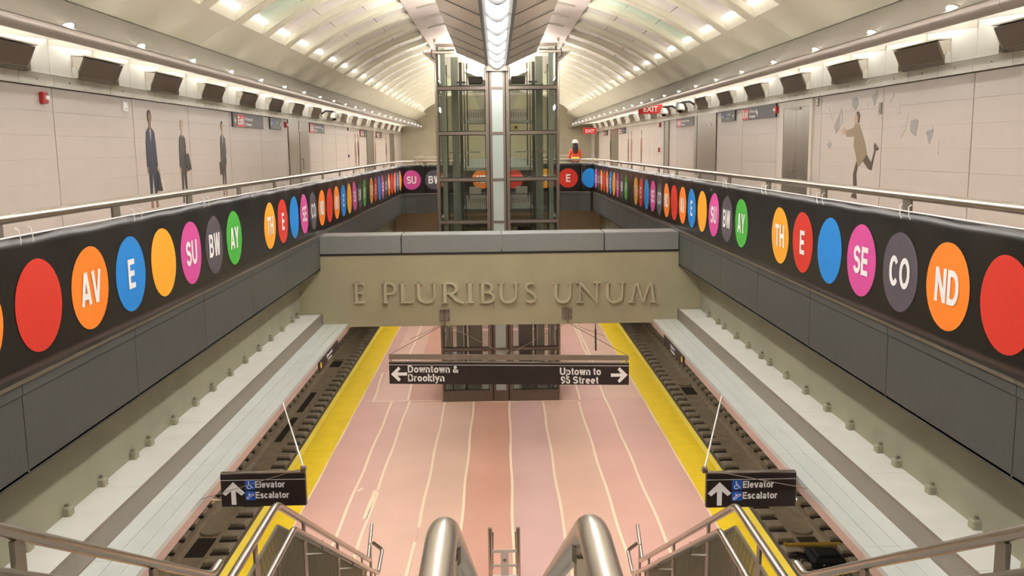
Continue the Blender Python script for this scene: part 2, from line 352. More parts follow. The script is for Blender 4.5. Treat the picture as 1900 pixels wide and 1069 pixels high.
for s in (-1, 1):
    tape(s * 4.0, 9, s * 4.0, 40, 0.06)
    k = 9.0
    while k < 46:
        MB().box(s * 4.0, s * 4.66, k, k + 2.39, -0.012, 0.004).build('tactile_tile', 'yellow', fl)
        MB().box(s * 4.668, s * 4.80, k, k + 2.395, -0.03, 0.002).build('edge_nosing', 'yellow2', fl)
        k += 2.4
    MB().box(s * 4.72, s * 4.9, Y0, Y1, -0.20, -0.032).build('edge_beam', 'edge', fl)
    MB().box(s * 4.3, s * 4.72, Y0, Y1, -1.3, -0.2).build('edge_wall', 'edge', fl)
    # ---- track bed
    tb = struct(MB().extr([(4.5, -1.6), (4.5, -1.2), (5.62, -1.2), (5.62, -1.16), (6.15, -1.16), (6.22, -1.25), (6.62, -1.25), (6.69, -1.16), (7.25, -1.16), (7.25, -1.2), (8.2, -1.2), (8.2, -1.6)], Y0, Y1, True, s).build('floor_track_' + SIDE[s], 'track'))
    blk = MB().cbox(-0.17, 0.17, -0.15, 0.15, 0, 0.085, 0.02).mesh('track_block', M['block'])
    rec = MB().box(-0.19, 0.19, -0.06, 0.06, 0, 0.012).mesh('block_shade', M['trackdark'])  # shade of the notch between blocks, put in as a thin dark slab
    blk2 = MB().cbox(-0.2, 0.2, -0.19, 0.15, 0, 0.11, 0.025).mesh('track_block', M['block'])
    for i in range(50):
        y = 14.4 + 0.64 * i
        for xx, b in ((5.86, blk), (6.98, blk2)):
            place('track_block', b, tb, (s * (xx + random.uniform(-0.01, 0.01)), y, -1.16)); place('block_shade', rec, tb, (s * xx, y - 0.25, -1.159))
    for gy in ((18.5, 35.2) if s < 0 else (18.0, 30.4)):
        g = MB()
        for i in range(6):
            for j in range(5): g.box(s * 6.22 + i * s * 0.066, s * 6.22 + s * (i * 0.066 + 0.04), gy - 0.42 + j * 0.18, gy - 0.42 + j * 0.18 + 0.145, -1.25, -1.243)
        MB().box(s * 6.2, s * 6.63, gy - 0.46, gy + 0.5, -1.25, -1.246).build('drain_grate', 'iron', tb)
        g.build('grate_slot', 'trackdark', tb)['kind'] = 'stuff'
        m = MB(); pts = [(s * 6.42 + 0.3 * cos(a) * 1.0, gy + 0.56 + 0.34 * (1 - abs(sin(a)))) for a in [pi + pi * q / 10 for q in range(11)]]
        m.prism([(p[0] - s * 6.42, p[1] - gy) for p in pts] + [(0.3, 1.6), (-0.3, 1.6)], (s * 6.42, gy, -1.25), (1, 0, 0), (0, 1, 0), 0.06).build('drain_apron', 'track', tb)
    for gy in ((26.6, 29.6) if s < 0 else ()):
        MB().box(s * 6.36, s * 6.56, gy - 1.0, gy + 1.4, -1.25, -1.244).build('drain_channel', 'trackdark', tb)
    struct(MB().box(s * 8.2, s * 8.4, Y0, Y1, -1.6, 4.4).build('wall_track_' + SIDE[s], 'wallolive'))

# ---- mezzanine slab, lower walls
for s in (-1, 1):
    struct(MB().box(s * 4.16, s * 8.4, Y0, Y1, 4.42, ZF).build('floor_mezzanine_' + SIDE[s], 'floor'))
    struct(MB().box(s * 4.5, s * 4.75, 1.0, 45, 3.0, 4.42).build('wall_lower_' + SIDE[s], 'wallolive'))
struct(MB().box(-4.16, 4.16, YE + 0.16, Y1, 4.42, ZF).build('floor_mezzanine_far', 'floor'))
struct(MB().box(-4.16, 4.16, Y0, 1.7, 4.9, ZF).build('floor_mezzanine_landing', 'floor'))
struct(MB().box(-8.4, 8.4, Y1, Y1 + 0.3, -1.6, 12).build('wall_far', 'slab'))
struct(MB().box(-8.4, 8.4, Y0 - 0.3, Y0, -1.6, 12).build('wall_rear', 'slab'))
struct(MB().box(-4.5, 4.5, YE + 2.0, YE + 2.3, 2.8, 4.42).build('wall_lower_far', 'slab'))

# ---- mezzanine walls with tile panels
PITCH = 3.03
WJ = {-1: 13.98, 1: 12.94}
def wall_side(s):
    wl = struct(MB().box(s * (XW + 0.03), s * (XW + 0.25), Y0, Y1, ZF, 9.1).build('wall_' + SIDE[s], 'joint'))
    j0 = WJ[s] - 6 * PITCH
    tm = {}
    holes = {-1: [(29.45, 32.75)], 1: [(19.45, 21.72), (27.95, 31.05)]}[s]
    rows = [7.985 - 0.345 * i for i in range(8)]
    for b in range(-1, 18):
        y0 = WJ[s] + b * PITCH
        for r, zt in enumerate(rows):
            zb = max(ZF + 0.08, zt - 0.345)
            segs = [(y0 + 0.012, y0 + PITCH - 0.012)]
            for h0, h1 in holes:
                ns = []
                for a, c in segs:
                    if h1 <= a or h0 >= c: ns.append((a, c)); continue
                    if h0 > a + 0.05: ns.append((a, h0 - 0.01))
                    if h1 < c - 0.05: ns.append((h1 + 0.01, c))
                segs = ns
            for a, c in segs:
                g = 0.0011
                key = (round(c - a, 3), round(zt - zb, 3))
                if key not in tm: tm[key] = MB().box(0, s * 0.035, 0, key[0], g, key[1] - g).mesh('wall_tile', M['tile'])
                place('wall_tile', tm[key], wl, (s * XW, a, zb))
        # band with studs, upper panel
        if b >= -1:
            for q in range(3):
                MB().box(s * (XW - 0.045), s * (XW + 0.03), y0 + q * PITCH / 3 + 0.005, y0 + (q + 1) * PITCH / 3 - 0.005, 8.0, 8.17).build('band_panel', 'band', wl)
                st = MB()
                st.disc((s * (XW - 0.052), y0 + (q + 0.5) * PITCH / 3, 8.09), (-s, 0, 0), 0.014, 0.008, 8).build('band_stud', 'steel', wl)
            MB().box(s * XW, s * (XW + 0.03), y0 + 0.008, y0 + PITCH - 0.008, 8.185, 8.95).build('upper_panel', 'upper', wl)
    MB().box(s * (XW - 0.03), s * (XW + 0.02), Y0, Y1, ZF, ZF + 0.14).build('baseboard_' + SIDE[s], 'steeld', wl)
    return wl
wl = {s: wall_side(s) for s in (-1, 1)}

# ---- ceiling: vault, ribs, coffers, splay, cove, soffit
R_, ZC = 8.456, 7.04 + 3.90 - 8.456
def arc(ph, off=0): return ((R_ + off) * sin(ph), ZC + (R_ + off) * cos(ph))
P0, P1 = rad(16.3), rad(35.0)
back = [arc(-P1 + (2 * P1) * i / 24, 0.62) for i in range(25)]
ce = struct(MB().extr(back + [arc(P1 - 2 * P1 * i / 24, 0.72) for i in range(25)], Y0, Y1).build('ceiling', 'slab'))
CP = 2.05; RW = 0.50; PB = rad(33.6)
def arcbox(m, y0, y1, a0, a1, o0, o1, s, n=8):
    """slab following the vault between angles a0..a1, radial offsets o0 (low) .. o1"""
    pr = [arc(a0 + (a1 - a0) * i / n, o0) for i in range(n + 1)] + [arc(a1 + (a0 - a1) * i / n, o1) for i in range(n + 1)]
    return m.extr(pr, y0, y1, True, s)
ribm = {}; pan = {}
yc0 = 16.1
for s in (-1, 1):
    ribm[s] = arcbox(MB(), 0, RW, P0 - 0.002, P1, 0, 0.6, s).mesh('vault_rib', M['vault'], False)
    lipm = MB().extr([arc(P1), arc(PB, 0.135), arc(PB, 0.3), arc(P1, 0.3)], 0, CP - RW, True, s).mesh('coffer_lip', M['vault'])
    beadm = arcbox(MB(), -0.02, 0.02, P0, P1, -0.025, 0.02, s).mesh('rib_bead', M['vault'])
    nP = 3
    clm = arcbox(MB(), 0.06, CP - RW - 0.06, PB - 0.0035, PB - 0.0012, 0.09, 0.126, s, 1).mesh('coffer_light', M['cofl'])
    pan[s] = []
    for q in range(nP):
        a0 = P0 + (PB - P0) * q / nP + 0.001; a1 = P0 + (PB - P0) * (q + 1) / nP - 0.001
        pan[s].append([arcbox(MB(), 0.0, CP - RW, a0, a1, 0.13, 0.16, s, 4).mesh('coffer_panel', M[k], True) for k in ('coffer', 'coffergreen')])
    for i in range(-8, 24):
        y = yc0 + i * CP + (0.18 if s > 0 else 0)
        if y + CP > Y1: continue
        place('vault_rib', ribm[s], ce, (0, y - RW, 0))
        place('rib_bead', beadm, ce, (0, y - RW + 0.06, 0))
        place('coffer_lip', lipm, ce, (0, y, 0))
        if i % 1 == 0: place('coffer_light', clm, ce, (0, y, 0))
        for q in range(nP): place('coffer_panel', pan[s][q][1 if (s, i) in ((-1, 1), (1, 3)) else 0], ce, (0, y, 0))
    # splay
    k = Y0; n = 0
    sy = 8.2
    while k < Y1:
        e = min(k + sy, Y1)
        MB().extr([arc(P1), (5.53, 8.975), (5.72, 9.2), (5.15, 9.65)], k + 0.006, e - 0.006, True, s).build('splay_panel', 'vault', ce); k += sy
    # cove and nose
    cvp = [(5.52, 8.955), (5.36, 8.79), (5.22, 8.64), (5.09, 8.535), (4.985, 8.47)]
    nose = [(5.06 + 0.085 * cos(a), 8.415 + 0.085 * sin(a)) for a in [pi * 0.70 + 1.45 * pi * q / 12 for q in range(13)]]
    k = Y0
    while k < Y1:
        e = min(k + 8.2, Y1)
        MB().extr(cvp + [(5.2, 8.5), (5.62, 8.93), (5.54, 8.965)], k + 0.004, e - 0.004, True, s).build('cove_panel', 'cove', ce, True)
        MB().extr(nose + [(5.17, 8.47)], k + 0.004, e - 0.004, True, s).build('cove_nose', 'nose', ce, True); k += 8.2
    # soffit slab and baffles
    MB().box(s * 5.64, s * 6.8, Y0, Y1, 8.955, 9.1).build('soffit', 'upper', ce)
    bf = MB().extr([(5.16, 8.43), (6.59, 8.60), (6.59, 8.95), (5.66, 8.95), (5.62, 8.82), (5.40, 8.78), (5.22, 8.50)], 0, 0.05, True, s).mesh('soffit_baffle', M['band'])
    gr = MB().box(s * 5.22, s * 5.44, 0.2, 1.25, 8.46, 8.485).mesh('soffit_slot', M['band'])
    for i in range(-2, 36):
        y = WJ[s] + i * PITCH / 2
        if y < 63.5:
            place('soffit_baffle', bf, ce, (0, y, 0)); place('soffit_slot', gr, ce, (0, y, 0))
# crown panels between the coffers
i = 0; y = -6.0
while y < 63:
    for s in (-1, 1):
        arcbox(MB(), y + 0.012, y + CP - 0.012, 0.004, P0 - 0.004, -0.01, 0.05, s, 6).build('crown_panel', 'vaultbounce', ce)
        if -1 < y < 30: arcbox(MB(), y - 0.05, y + 0.05, rad(10.5), rad(14.2), -0.05, -0.012, s, 3).build('crown_clip', 'steeld', ce)
    y += CP

# ---- fascia path round the opening (left side, far end, right side)
RC = 0.5; LS = YE - RC            # straight part ends at Y = LS
SA = RC * pi / 2; SEND = LS + SA + 2 * (XF - RC) + SA + LS
def path(sv):
    """-> (x, y, inward normal, direction); sv equals Y along the left side"""
    if sv <= LS: return (-XF, sv, Vector((1, 0, 0)), Vector((0, 1, 0)))
    q = sv - LS
    if q < SA:
        a = q / RC; return (-XF + RC - RC * cos(a), LS + RC * sin(a), Vector((cos(a), -sin(a), 0)), Vector((sin(a), cos(a), 0)))
    q -= SA
    if q < 2 * (XF - RC): return (-XF + RC + q, YE, Vector((0, -1, 0)), Vector((1, 0, 0)))
    q -= 2 * (XF - RC)
    if q < SA:
        a = q / RC; return (XF - RC + RC * sin(a), LS + RC * cos(a), Vector((-sin(a), -cos(a), 0)), Vector((cos(a), -sin(a), 0)))
    q -= SA
    return (XF, LS - q, Vector((-1, 0, 0)), Vector((0, -1, 0)))
def pp(sv, off, z):
    x, y, n, d = path(sv); return Vector((x, y, z)) + n * off
def strip(m, s0, s1, prof, step=0.4):
    """closed (inward offset, z) profile swept along the path"""
    n = max(1, int((s1 - s0) / step)) if s1 > LS - 0.1 and s0 < SEND - LS + 0.1 else 1
    k = len(prof); vs = []; fs = []
    for i in range(n + 1):
        for o, z in prof: vs.append(pp(s0 + (s1 - s0) * i / n, o, z))
    for i in range(n):
        for j in range(k): fs.append((i * k + j, i * k + (j + 1) % k, (i + 1) * k + (j + 1) % k, (i + 1) * k + j))
    fs += [tuple(range(k - 1, -1, -1)), tuple(n * k + j for j in range(k))]
    return m.add(vs, fs)
fas = {-1: root('wall_fascia_left', (-XF, 1, 4.4)), 1: root('wall_fascia_right', (XF, 1, 4.4)), 0: root('wall_fascia_far', (0, YE, 4.4))}
def seglist():
    out = []
    y = 9.85 - 2.4 * 3
    while y < LS - 0.2:
        out.append((-1, max(y, 1.2), min(y + 2.4, LS + SA / 2))); y += 2.4
    s = LS + SA / 2
    for i in range(4): out.append((0, s + i * (SEND - 2 * s) / 4, s + (i + 1) * (SEND - 2 * s) / 4))
    y = 9.33 - 2.4 * 3
    while y < LS - 0.2:
        out.append((1, SEND - min(y + 2.4, LS + SA / 2), SEND - max(y, 1.2))); y += 2.4
    return out
for sd, a, b in seglist():
    strip(MB(), a + 0.006, b - 0.006, [(-0.16, 4.38), (0, 4.38), (0, 5.055), (-0.16, 5.055)]).build('granite_panel', 'granite', fas[sd])
    strip(MB(), a + 0.006, b - 0.006, [(-0.16, 5.065), (0.01, 5.065), (0.01, 5.165), (-0.16, 5.165)]).build('granite_coping', 'granite', fas[sd])
    strip(MB(), a + 0.003, b - 0.003, [(-0.16, 5.165), (0.03, 5.165), (0.03, 5.195), (-0.16, 5.195)]).build('metal_edge', 'steeld', fas[sd])
    strip(MB(), a, b, [(-0.165, 4.4), (-0.158, 4.4), (-0.158, ZF), (-0.165, ZF)]).build('fascia_backing', 'gasket', fas[sd])
for s in (-1, 1):
    MB().box(s * 4.0, s * 4.75, 1.0, YE + 0.4, 4.40, 4.42).build('fascia_soffit', 'slab', fas[s])

# ---- metal bulkheads over the platform edges
for s in (-1, 1):
    bk = root('trim_%d' % (1 if s < 0 else 2), (s * 4.0, 11, 3.0))
    k = 9.79 - 4 * 2.4
    while k < 38:
        a, b = k + 0.004, k + 2.4 - 0.004
        MB().box(s * 4.0, s * 4.5, a, b, 3.33, 3.388).build('top_panel', 'alu', bk); k += 2.4
    k = 11.137 - 3 * 2.73
    while k < 38:
        for x0, x1 in ((3.45, 3.602), (3.607, 3.797), (3.802, 3.985)):
            MB().box(s * x0, s * x1, k + 0.003, k + 2.727, 3.10, 3.16).build('ledge_panel', 'alu2', bk)
        MB().box(s * 3.45, s * 3.475, k + 0.003, k + 2.727, 2.99, 3.10).build('face_panel', 'aluface', bk); k += 2.73
    MB().box(s * 3.99, s * 4.03, 1.0, 39, 3.04, 3.39).build('riser', 'trim', bk)
    MB().box(s * 4.03, s * 4.5, 1.0, 39, 3.04, 3.33).build('core', 'slab', bk)
    MB().box(s * 3.475, s * 3.99, 1.0, 39, 3.04, 3.10).build('underside', 'alu', bk)
    an = MB().cbox(-0.05, 0.05, -0.06, 0.06, -0.06, 0.05, 0.015).mesh('anchor_block', M['wallolive'])
    rod = MB().tube([(0, 0, 0), (0, 0, 0.03)], 0.02, 6).mesh('anchor_bolt', M['steeld'])
    y = 4.6
    while y < 20:
        place('anchor_block', an, bk, (s * (4.475 - 4.0), y - 11, 3.43 - 3.0)); place('anchor_bolt', rod, bk, (s * (4.475 - 4.0), y - 11, 3.475 - 3.0)); y += random.choice((0.83, 0.9, 0.95, 0.5))
    # linear platform lights fixed below
    for j in range(13):
        y = 4.0 + j * 2.73
        L = thing('linear_light', (s * 3.74, y, 3.0), 'linear platform light under the %s metal bulkhead, %s from the stairs' % (SIDE[s], ORD[j]), 'light', 'linear lights under the bulkheads')
        MB().box(s * 3.66, s * 3.82, y, y + 2.6, 3.0, 3.04).build('housing', 'steeld', L)
        MB().box(s * 3.67, s * 3.81, y + 0.02, y + 2.58, 2.985, 2.999).build('lens', 'plat', L)

# ---- cross beam with the motto
YB = 20.4
bm_ = root('trim_3', (0, YB, 3.1), 'olive concrete cross beam with raised lettering and granite top')
MB().extr([(YB, 3.09), (YB, 4.70), (YB + 0.55, 4.70), (YB + 0.55, 3.09)], -4.52, 4.52).v
b0 = MB(); b0.box(-4.02, 4.02, YB, YB + 0.6, 3.09, 4.70); b0.box(-4.51, -4.02, YB, YB + 0.6, 3.40, 4.42); b0.box(4.02, 4.51, YB, YB + 0.6, 3.40, 4.42)
b0.build('beam', 'olive', bm_)
for a, b in ((-4.0, -2.19), (-2.18, 0.04), (0.05, 2.33), (2.34, 4.0)):
    MB().cbox(a, b - 0.008, YB - 0.03, YB + 0.75, 4.745, 5.15, 0.012).build('granite_coping', 'granitel', bm_)
MB().box(-4.0, 4.0, YB - 0.012, YB + 0.6, 4.70, 4.745).build('mortar_bed', 'gasket', bm_)
# raised Roman letters: strokes as convex quads in unit cap height
TK, TN = 0.14, 0.085
def ribbon(pts, ws):
    out = []
    L = []; Rr = []
    for i, p in enumerate(pts):
        a = pts[max(0, i - 1)]; b = pts[min(len(pts) - 1, i + 1)]; d = Vector((b[0] - a[0], b[1] - a[1])).normalized(); n = Vector((-d.y, d.x)) * ws[i] / 2
        L.append((p[0] + n.x, p[1] + n.y)); Rr.append((p[0] - n.x, p[1] - n.y))
    for i in range(len(pts) - 1): out.append([L[i], Rr[i], Rr[i + 1], L[i + 1]])
    return out
def rc(x0, y0, x1, y1): return [[(x0, y0), (x1, y0), (x1, y1), (x0, y1)]]
def ser(x, y, wd=0.3): return rc(x - wd / 2, y - 0.022, x + wd / 2, y + 0.022)
def stem(x): return rc(x - TK / 2, 0, x + TK / 2, 1) + ser(x, 0.022) + ser(x, 0.978)
def bowl(x, y0, y1, wd, k=10):
    cy = (y0 + y1) / 2; ry = (y1 - y0) / 2; pts = [(x, y1)]; ws = [TN]
    for i in range(k + 1):
        a = pi / 2 - pi * i / k; pts.append((x + wd * 0.45 + wd * 0.55 * cos(a), cy + ry * sin(a))); ws.append(TN + (TK - TN) * max(0, cos(a)))
    pts.append((x, y0)); ws.append(TN); return ribbon(pts, ws)
def glyph(c):
    if c == 'I': return stem(0.15), 0.3
    if c == 'E': return stem(0.15) + rc(0.1, 0.925, 0.56, 1) + rc(0.1, 0.475, 0.48, 0.55) + rc(0.1, 0, 0.6, 0.075) + [[(0.53, 1), (0.53, 0.84), (0.57, 0.84), (0.57, 1)], [(0.45, 0.42), (0.49, 0.42), (0.49, 0.61), (0.45, 0.61)], [(0.56, 0), (0.61, 0), (0.64, 0.17), (0.6, 0.17)]], 0.62
    if c == 'L': return stem(0.15) + rc(0.1, 0, 0.6, 0.055) + [[(0.56, 0), (0.62, 0), (0.66, 0.18), (0.62, 0.18)]], 0.64
    if c == 'P': return stem(0.15) + bowl(0.15, 0.46, 0.972, 0.5), 0.64
    if c == 'R': return stem(0.15) + bowl(0.15, 0.47, 0.972, 0.5) + ribbon([(0.36, 0.48), (0.6, 0.18), (0.82, 0.03), (0.95, 0.0)], [TK, TK, TK * 0.8, 0.04]), 0.92
    if c == 'B': return stem(0.15) + bowl(0.15, 0.52, 0.972, 0.44) + bowl(0.15, 0.03, 0.53, 0.52), 0.66
    if c == 'U':
        pts = [(0.15, 1), (0.15, 0.38)] + [(0.5 - 0.35 * cos(pi * i / 12), 0.38 - 0.35 * sin(pi * i / 12)) for i in range(1, 12)] + [(0.85, 0.38), (0.85, 1)]
        ws = [TK] * 2 + [TK + (TN - TK) * i / 12 for i in range(1, 12)] + [TN, TN]
        return ribbon(pts, ws) + ser(0.15, 0.978) + ser(0.85, 0.978, 0.26), 1.0
    if c == 'S':
        pts = [(0.5, 0.8), (0.46, 0.93), (0.32, 0.97), (0.16, 0.92), (0.09, 0.78), (0.15, 0.63), (0.32, 0.52), (0.48, 0.4), (0.53, 0.24), (0.45, 0.09), (0.28, 0.03), (0.12, 0.07), (0.06, 0.22)]
        return ribbon(pts, [0.03, 0.05, TN, TN, 0.09, 0.12, TK, 0.12, 0.09, TN, TN, 0.05, 0.03]), 0.6
    if c == 'N': return rc(0.12, 0, 0.18, 1) + ser(0.15, 0.022) + ser(0.08, 0.978, 0.2) + [[(0.08, 1), (0.22, 1), (0.92, 0), (0.84, 0)]] + rc(0.84, 0, 0.9, 1) + ser(0.87, 0.978), 1.0
    if c == 'M': return [[(0.12, 0), (0.18, 0), (0.34, 1), (0.28, 1)], [(0.28, 1), (0.4, 1), (0.66, 0.02), (0.6, 0.02)], [(0.6, 0.02), (0.66, 0.02), (0.98, 1), (0.92, 1)], [(0.92, 1), (1.02, 1), (1.16, 0), (1.03, 0)]] + ser(0.15, 0.022) + ser(1.09, 0.022), 1.25
LX = [('E', -3.28, -3.02), ('P', -2.64, -2.35), ('L', -2.26, -1.95), ('U', -1.90, -1.40), ('R', -1.32, -0.84), ('I', -0.77, -0.60), ('B', -0.47, -0.16), ('U', -0.06, 0.42), ('S', 0.53, 0.82),
      ('U', 1.17, 1.63), ('N', 1.70, 2.23), ('U', 2.32, 2.80), ('M', 2.87, 3.52)]
for c, xa, xb in LX:
    q, wd = glyph(c); m = MB(); sx = (xb - xa) / wd; ht = 0.46; zb = 3.635 - 0.012 * (xa + 3.3)
    for i, poly in enumerate(q): m.prism([(p[0] * sx, p[1] * ht) for p in poly], (xa, YB, zb), (1, 0, 0), (0, 0, 1), 0.075 + 0.0004 * i)
    m.build('letter', 'letter', bm_)

# ---- stairs
st = root('stair_flight', (0, 1.7, ZF), 'dark stair flights with a landing, below the central handrails'); SLP = 0.568
n1 = 14; zL = 3.02
for i in range(n1):
    z = ZF - (i + 1) * (ZF - zL) / n1; y = 1.7 + i * (ZF - zL) / n1 / SLP
    MB().box(-2.0, 2.0, y, y + (ZF - zL) / n1 / SLP + 0.03, z - 0.18, z).build('tread', 'stair', st)
yl = 1.7 + (ZF - zL) / SLP
MB().box(-2.0, 2.0, yl, 7.75, zL - 0.2, zL).build('landing', 'stair', st)
n2 = 17
for i in range(n2):
    z = zL - (i + 1) * zL / n2; y = 7.75 + i * zL / n2 / SLP
    MB().box(-2.0, 2.0, y, y + zL / n2 / SLP + 0.03, z - 0.18 if z > 0.2 else 0.0, max(z, 0.03)).build('tread', 'stair', st)
for s in (-1, 1):
    MB().extr([(0, 0), (0.05, 0)], 0, 0.01)
    m = MB(); pr = [(1.7, ZF - 0.35), (1.7, ZF), (yl, zL + 0.02), (7.75, zL + 0.02), (13.1, 0.03), (12.5, 0.03), (7.6, zL - 0.35), (yl, zL - 0.35)]
    m.prism([(a, b) for a, b in pr], (s * 2.0, 0, 0), (0, 1, 0), (0, 0, 1), 0.04 * 1).build('stringer', 'steeld', st)

# ---- doors in the walls
d1 = struct(MB().box(-6.57, -6.64, 29.5, 32.7, ZF, 8.0).build('door_1', 'doorsteel'), 'tall brushed steel panel door in the left tiled wall')
MB().box(-6.56, -6.575, 31.05, 31.07, ZF, 7.99).build('door_seam', 'gasket', d1); MB().tube([(-6.56, 31.2, 6.4), (-6.50, 31.2, 6.4), (-6.50, 31.2, 6.75), (-6.56, 31.2, 6.75)], 0.015, 6).build('door_handle', 'steel', d1)
MB().box(-6.55, -6.57, 31.0, 31.2, 7.62, 7.72).build('closer_plate', 'steel', d1)
d2 = root('door_2', (6.6, 20.5, ZF), 'steel double door with a cream frame in the right tiled wall')
MB().box(6.56, 6.63, 19.46, 19.60, ZF, 7.98).build('jamb', 'cream', d2); MB().box(6.56, 6.63, 21.40, 21.72, ZF, 7.98).build('jamb', 'cream', d2); MB().box(6.56, 6.63, 19.6, 21.4, 7.84, 7.98).build('lintel', 'cream', d2)
MB().box(6.57, 6.62, 19.605, 20.495, ZF + 0.02, 7.835).build('leaf', 'doorsteel', d2); lf = MB().box(6.57, 6.62, 20.505, 21.395, ZF + 0.02, 7.835).build('leaf', 'doorsteel', d2)
MB().box(6.545, 6.57, 20.60, 20.78, 6.42, 6.47).build('lever_handle', 'steel', lf); MB().disc((6.555, 20.66, 6.62), (-1, 0, 0), 0.03, 0.015, 10).build('lock_cylinder', 'steel', lf)
MB().box(6.54, 6.57, 20.2, 20.8, 7.78, 7.83).build('door_closer', 'steeld', d2)
d3 = struct(MB().box(6.57, 6.64, 28.0, 30.55, ZF, 8.0).build('door_3', 'doorsteel'), 'brushed steel panel door beside a dark gap in the right wall')
MB().box(6.575, 6.64, 30.56, 30.66, ZF, 8.0).build('door_gap', 'gasket', d3); MB().box(6.57, 6.64, 30.67, 31.04, ZF, 8.0).build('side_panel', 'steeld', d3)
MB().box(6.55, 6.57, 28.6, 28.75, 7.62, 7.70).build('closer_plate', 'steel', d3)
k = 4
for s, a, b, mt in ((1, 35.6, 36.5, 'steeld'), (1, 50.5, 53.4, 'doorsteel'), (-1, 47.2, 49.6, 'doorsteel'), (-1, 57.5, 59.5, 'doorsteel'), (1, 60, 62, 'doorsteel')):
    d = struct(MB().box(s * 6.55, s * 6.62, a, b, ZF, 7.98).build('door_%d' % k, mt)); MB().box(s * 6.54, s * 6.55, b - 0.08, b, ZF, 7.98).build('door_gap', 'gasket', d); k += 1

# ================================================================== LIGHT FIXTURES
# ---- suspended central trough with wing panels
def trough(yt, ystop, label):
    TR = thing('light_trough', (0, yt, 9.15), label, 'light'); seg = 1.86; k = 0
    a_lens = [(-0.165 + 0.33 * i / 10, 9.235 - 0.10 * sin(pi * i / 10)) for i in range(11)]
    while yt - seg * k > ystop:
        y1 = yt - seg * k; y0 = y1 - seg
        MB().extr(a_lens + [(0.165, 9.26), (-0.165, 9.26)], y0 + 0.06, y1 - 0.06).build('diffuser', 'lens', TR)
        MB().extr([(p[0] * 1.05, p[1] - 0.05) for p in a_lens] + [(0.18, 9.27), (-0.18, 9.27)], y1 - 0.06, y1 + 0.06).build('lens_ring', 'gasket', TR)
        for s in (-1, 1):
            MB().extr([(0.175, 9.215), (0.225, 9.20), (0.225, 9.30), (0.175, 9.30)], y0, y1 - 0.004, True, s).build('inner_rail', 'ceilrail', TR)
            MB().extr([(0.23, 9.19), (0.29, 9.19), (0.29, 9.30), (0.23, 9.30)], y0, y1 - 0.004, True, s).build('outer_rail', 'ceilrail', TR)
            MB().extr([(0.29, 9.205), (1.06, 9.55), (1.06, 9.57), (0.29, 9.225)], y0 + 0.006, y1 - 0.006, True, s).build('wing_panel', 'wing', TR)
            MB().tube([(s * 0.29, y1, 9.195), (s * 1.06, y1, 9.54)], 0.009, 5).build('wing_wire', 'ceilrail', TR)
            MB().extr([(0.62, 9.345), (0.66, 9.363), (0.66, 9.369), (0.62, 9.351)], y0 + 0.3, y1 - 0.3, True, s).build('wing_batten', 'wing', TR)
            MB().extr([(0.96, 9.61), (1.05, 9.585), (1.055, 9.60), (0.965, 9.635)], y0 + 0.05, y1 - 0.05, True, s).build('added_uplight', 'addedlens', TR)  # unseen glowing strip added on the wing tip to brighten the vault
            MB().tube([(s * 1.02, y1 - 0.3, 9.55), (s * 1.02, y1 - 0.3, 10.86)], 0.008, 5).build('hanger_rod', 'steeld', TR)
        k += 1
    MB().extr([(-0.29, 9.05), (0.29, 9.05), (0.29, 9.30), (-0.29, 9.30)], yt + 0.005, yt + 0.045).build('end_cap', 'bronze', TR)
trough(24.95, Y0 + 2, 'long suspended luminous trough with wide reflective wings in front of the elevator')
trough(63.0, 32, 'far suspended luminous trough behind the glass elevator')
bt = MB(); bt.disc((1.75, 19.6, 10.74), (0, 0, -1), 0.09, 0.02, 7)
tag(bt.build('tape_flag', 'bluetape'), 'small blue tape patch stuck on the right crown panels', 'tape')

# ---- downlights along the coves
def make_down(s):
    o = thing('downlight', (0, 0, 0), 'x', 'light', 'downlights in the %s cove' % SIDE[s])
    m = MB(); m.disc((0, 0, -0.005), (0, 0, -1), 0.07, 0.02, 20, 0.13); TM = Matrix.Rotation(s * rad(33), 4, 'Y'); me = m.mesh('lens', M['down']); me.transform(TM); place('lens', me, o, (0, 0, 0))
    m = MB(); vs = []; kk = 18
    for r, z in ((1.0, -0.004), (1.12, -0.006), (1.12, 0.012), (1.0, 0.012)):
        vs += [(0.07 * r * cos(2 * pi * j / kk), 0.13 * r * sin(2 * pi * j / kk), z) for j in range(kk)]
    m.add(vs, [(a * kk + j, a * kk + (j + 1) % kk, ((a + 1) % 4) * kk + (j + 1) % kk, ((a + 1) % 4) * kk + j) for a in range(4) for j in range(kk)])
    me = m.mesh('trim_ring', M['nose'], True); me.transform(TM); place('trim_ring', me, o, (0, 0, 0))
    ld = bpy.data.lights.new('lamp', 'SPOT'); ld.energy = E_SPOT; ld.spot_size = rad(84); ld.spot_blend = 0.7; ld.shadow_soft_size = 0.06; ld.color = (1, 0.93, 0.86)
    lo = bpy.data.objects.new('lamp', ld); COL.objects.link(lo); lo.parent = o; lo.location = (-s * 0.02, 0, -0.06); return o
for s, y0 in ((-1, 11.2 - 4 * 2.225), (1, 10.5 - 4 * 2.205)):
    src = None
    for i in range(28):
        loc = (s * 5.056, y0 + i * (2.225 if s < 0 else 2.205), 8.503); lab = 'round downlight set in the %s grey cove, %s from the front' % (SIDE[s], ORD[i])
        if src is None: src = make_down(s); src.location = loc; src['label'] = lab
        else: clone(src, loc, lab)
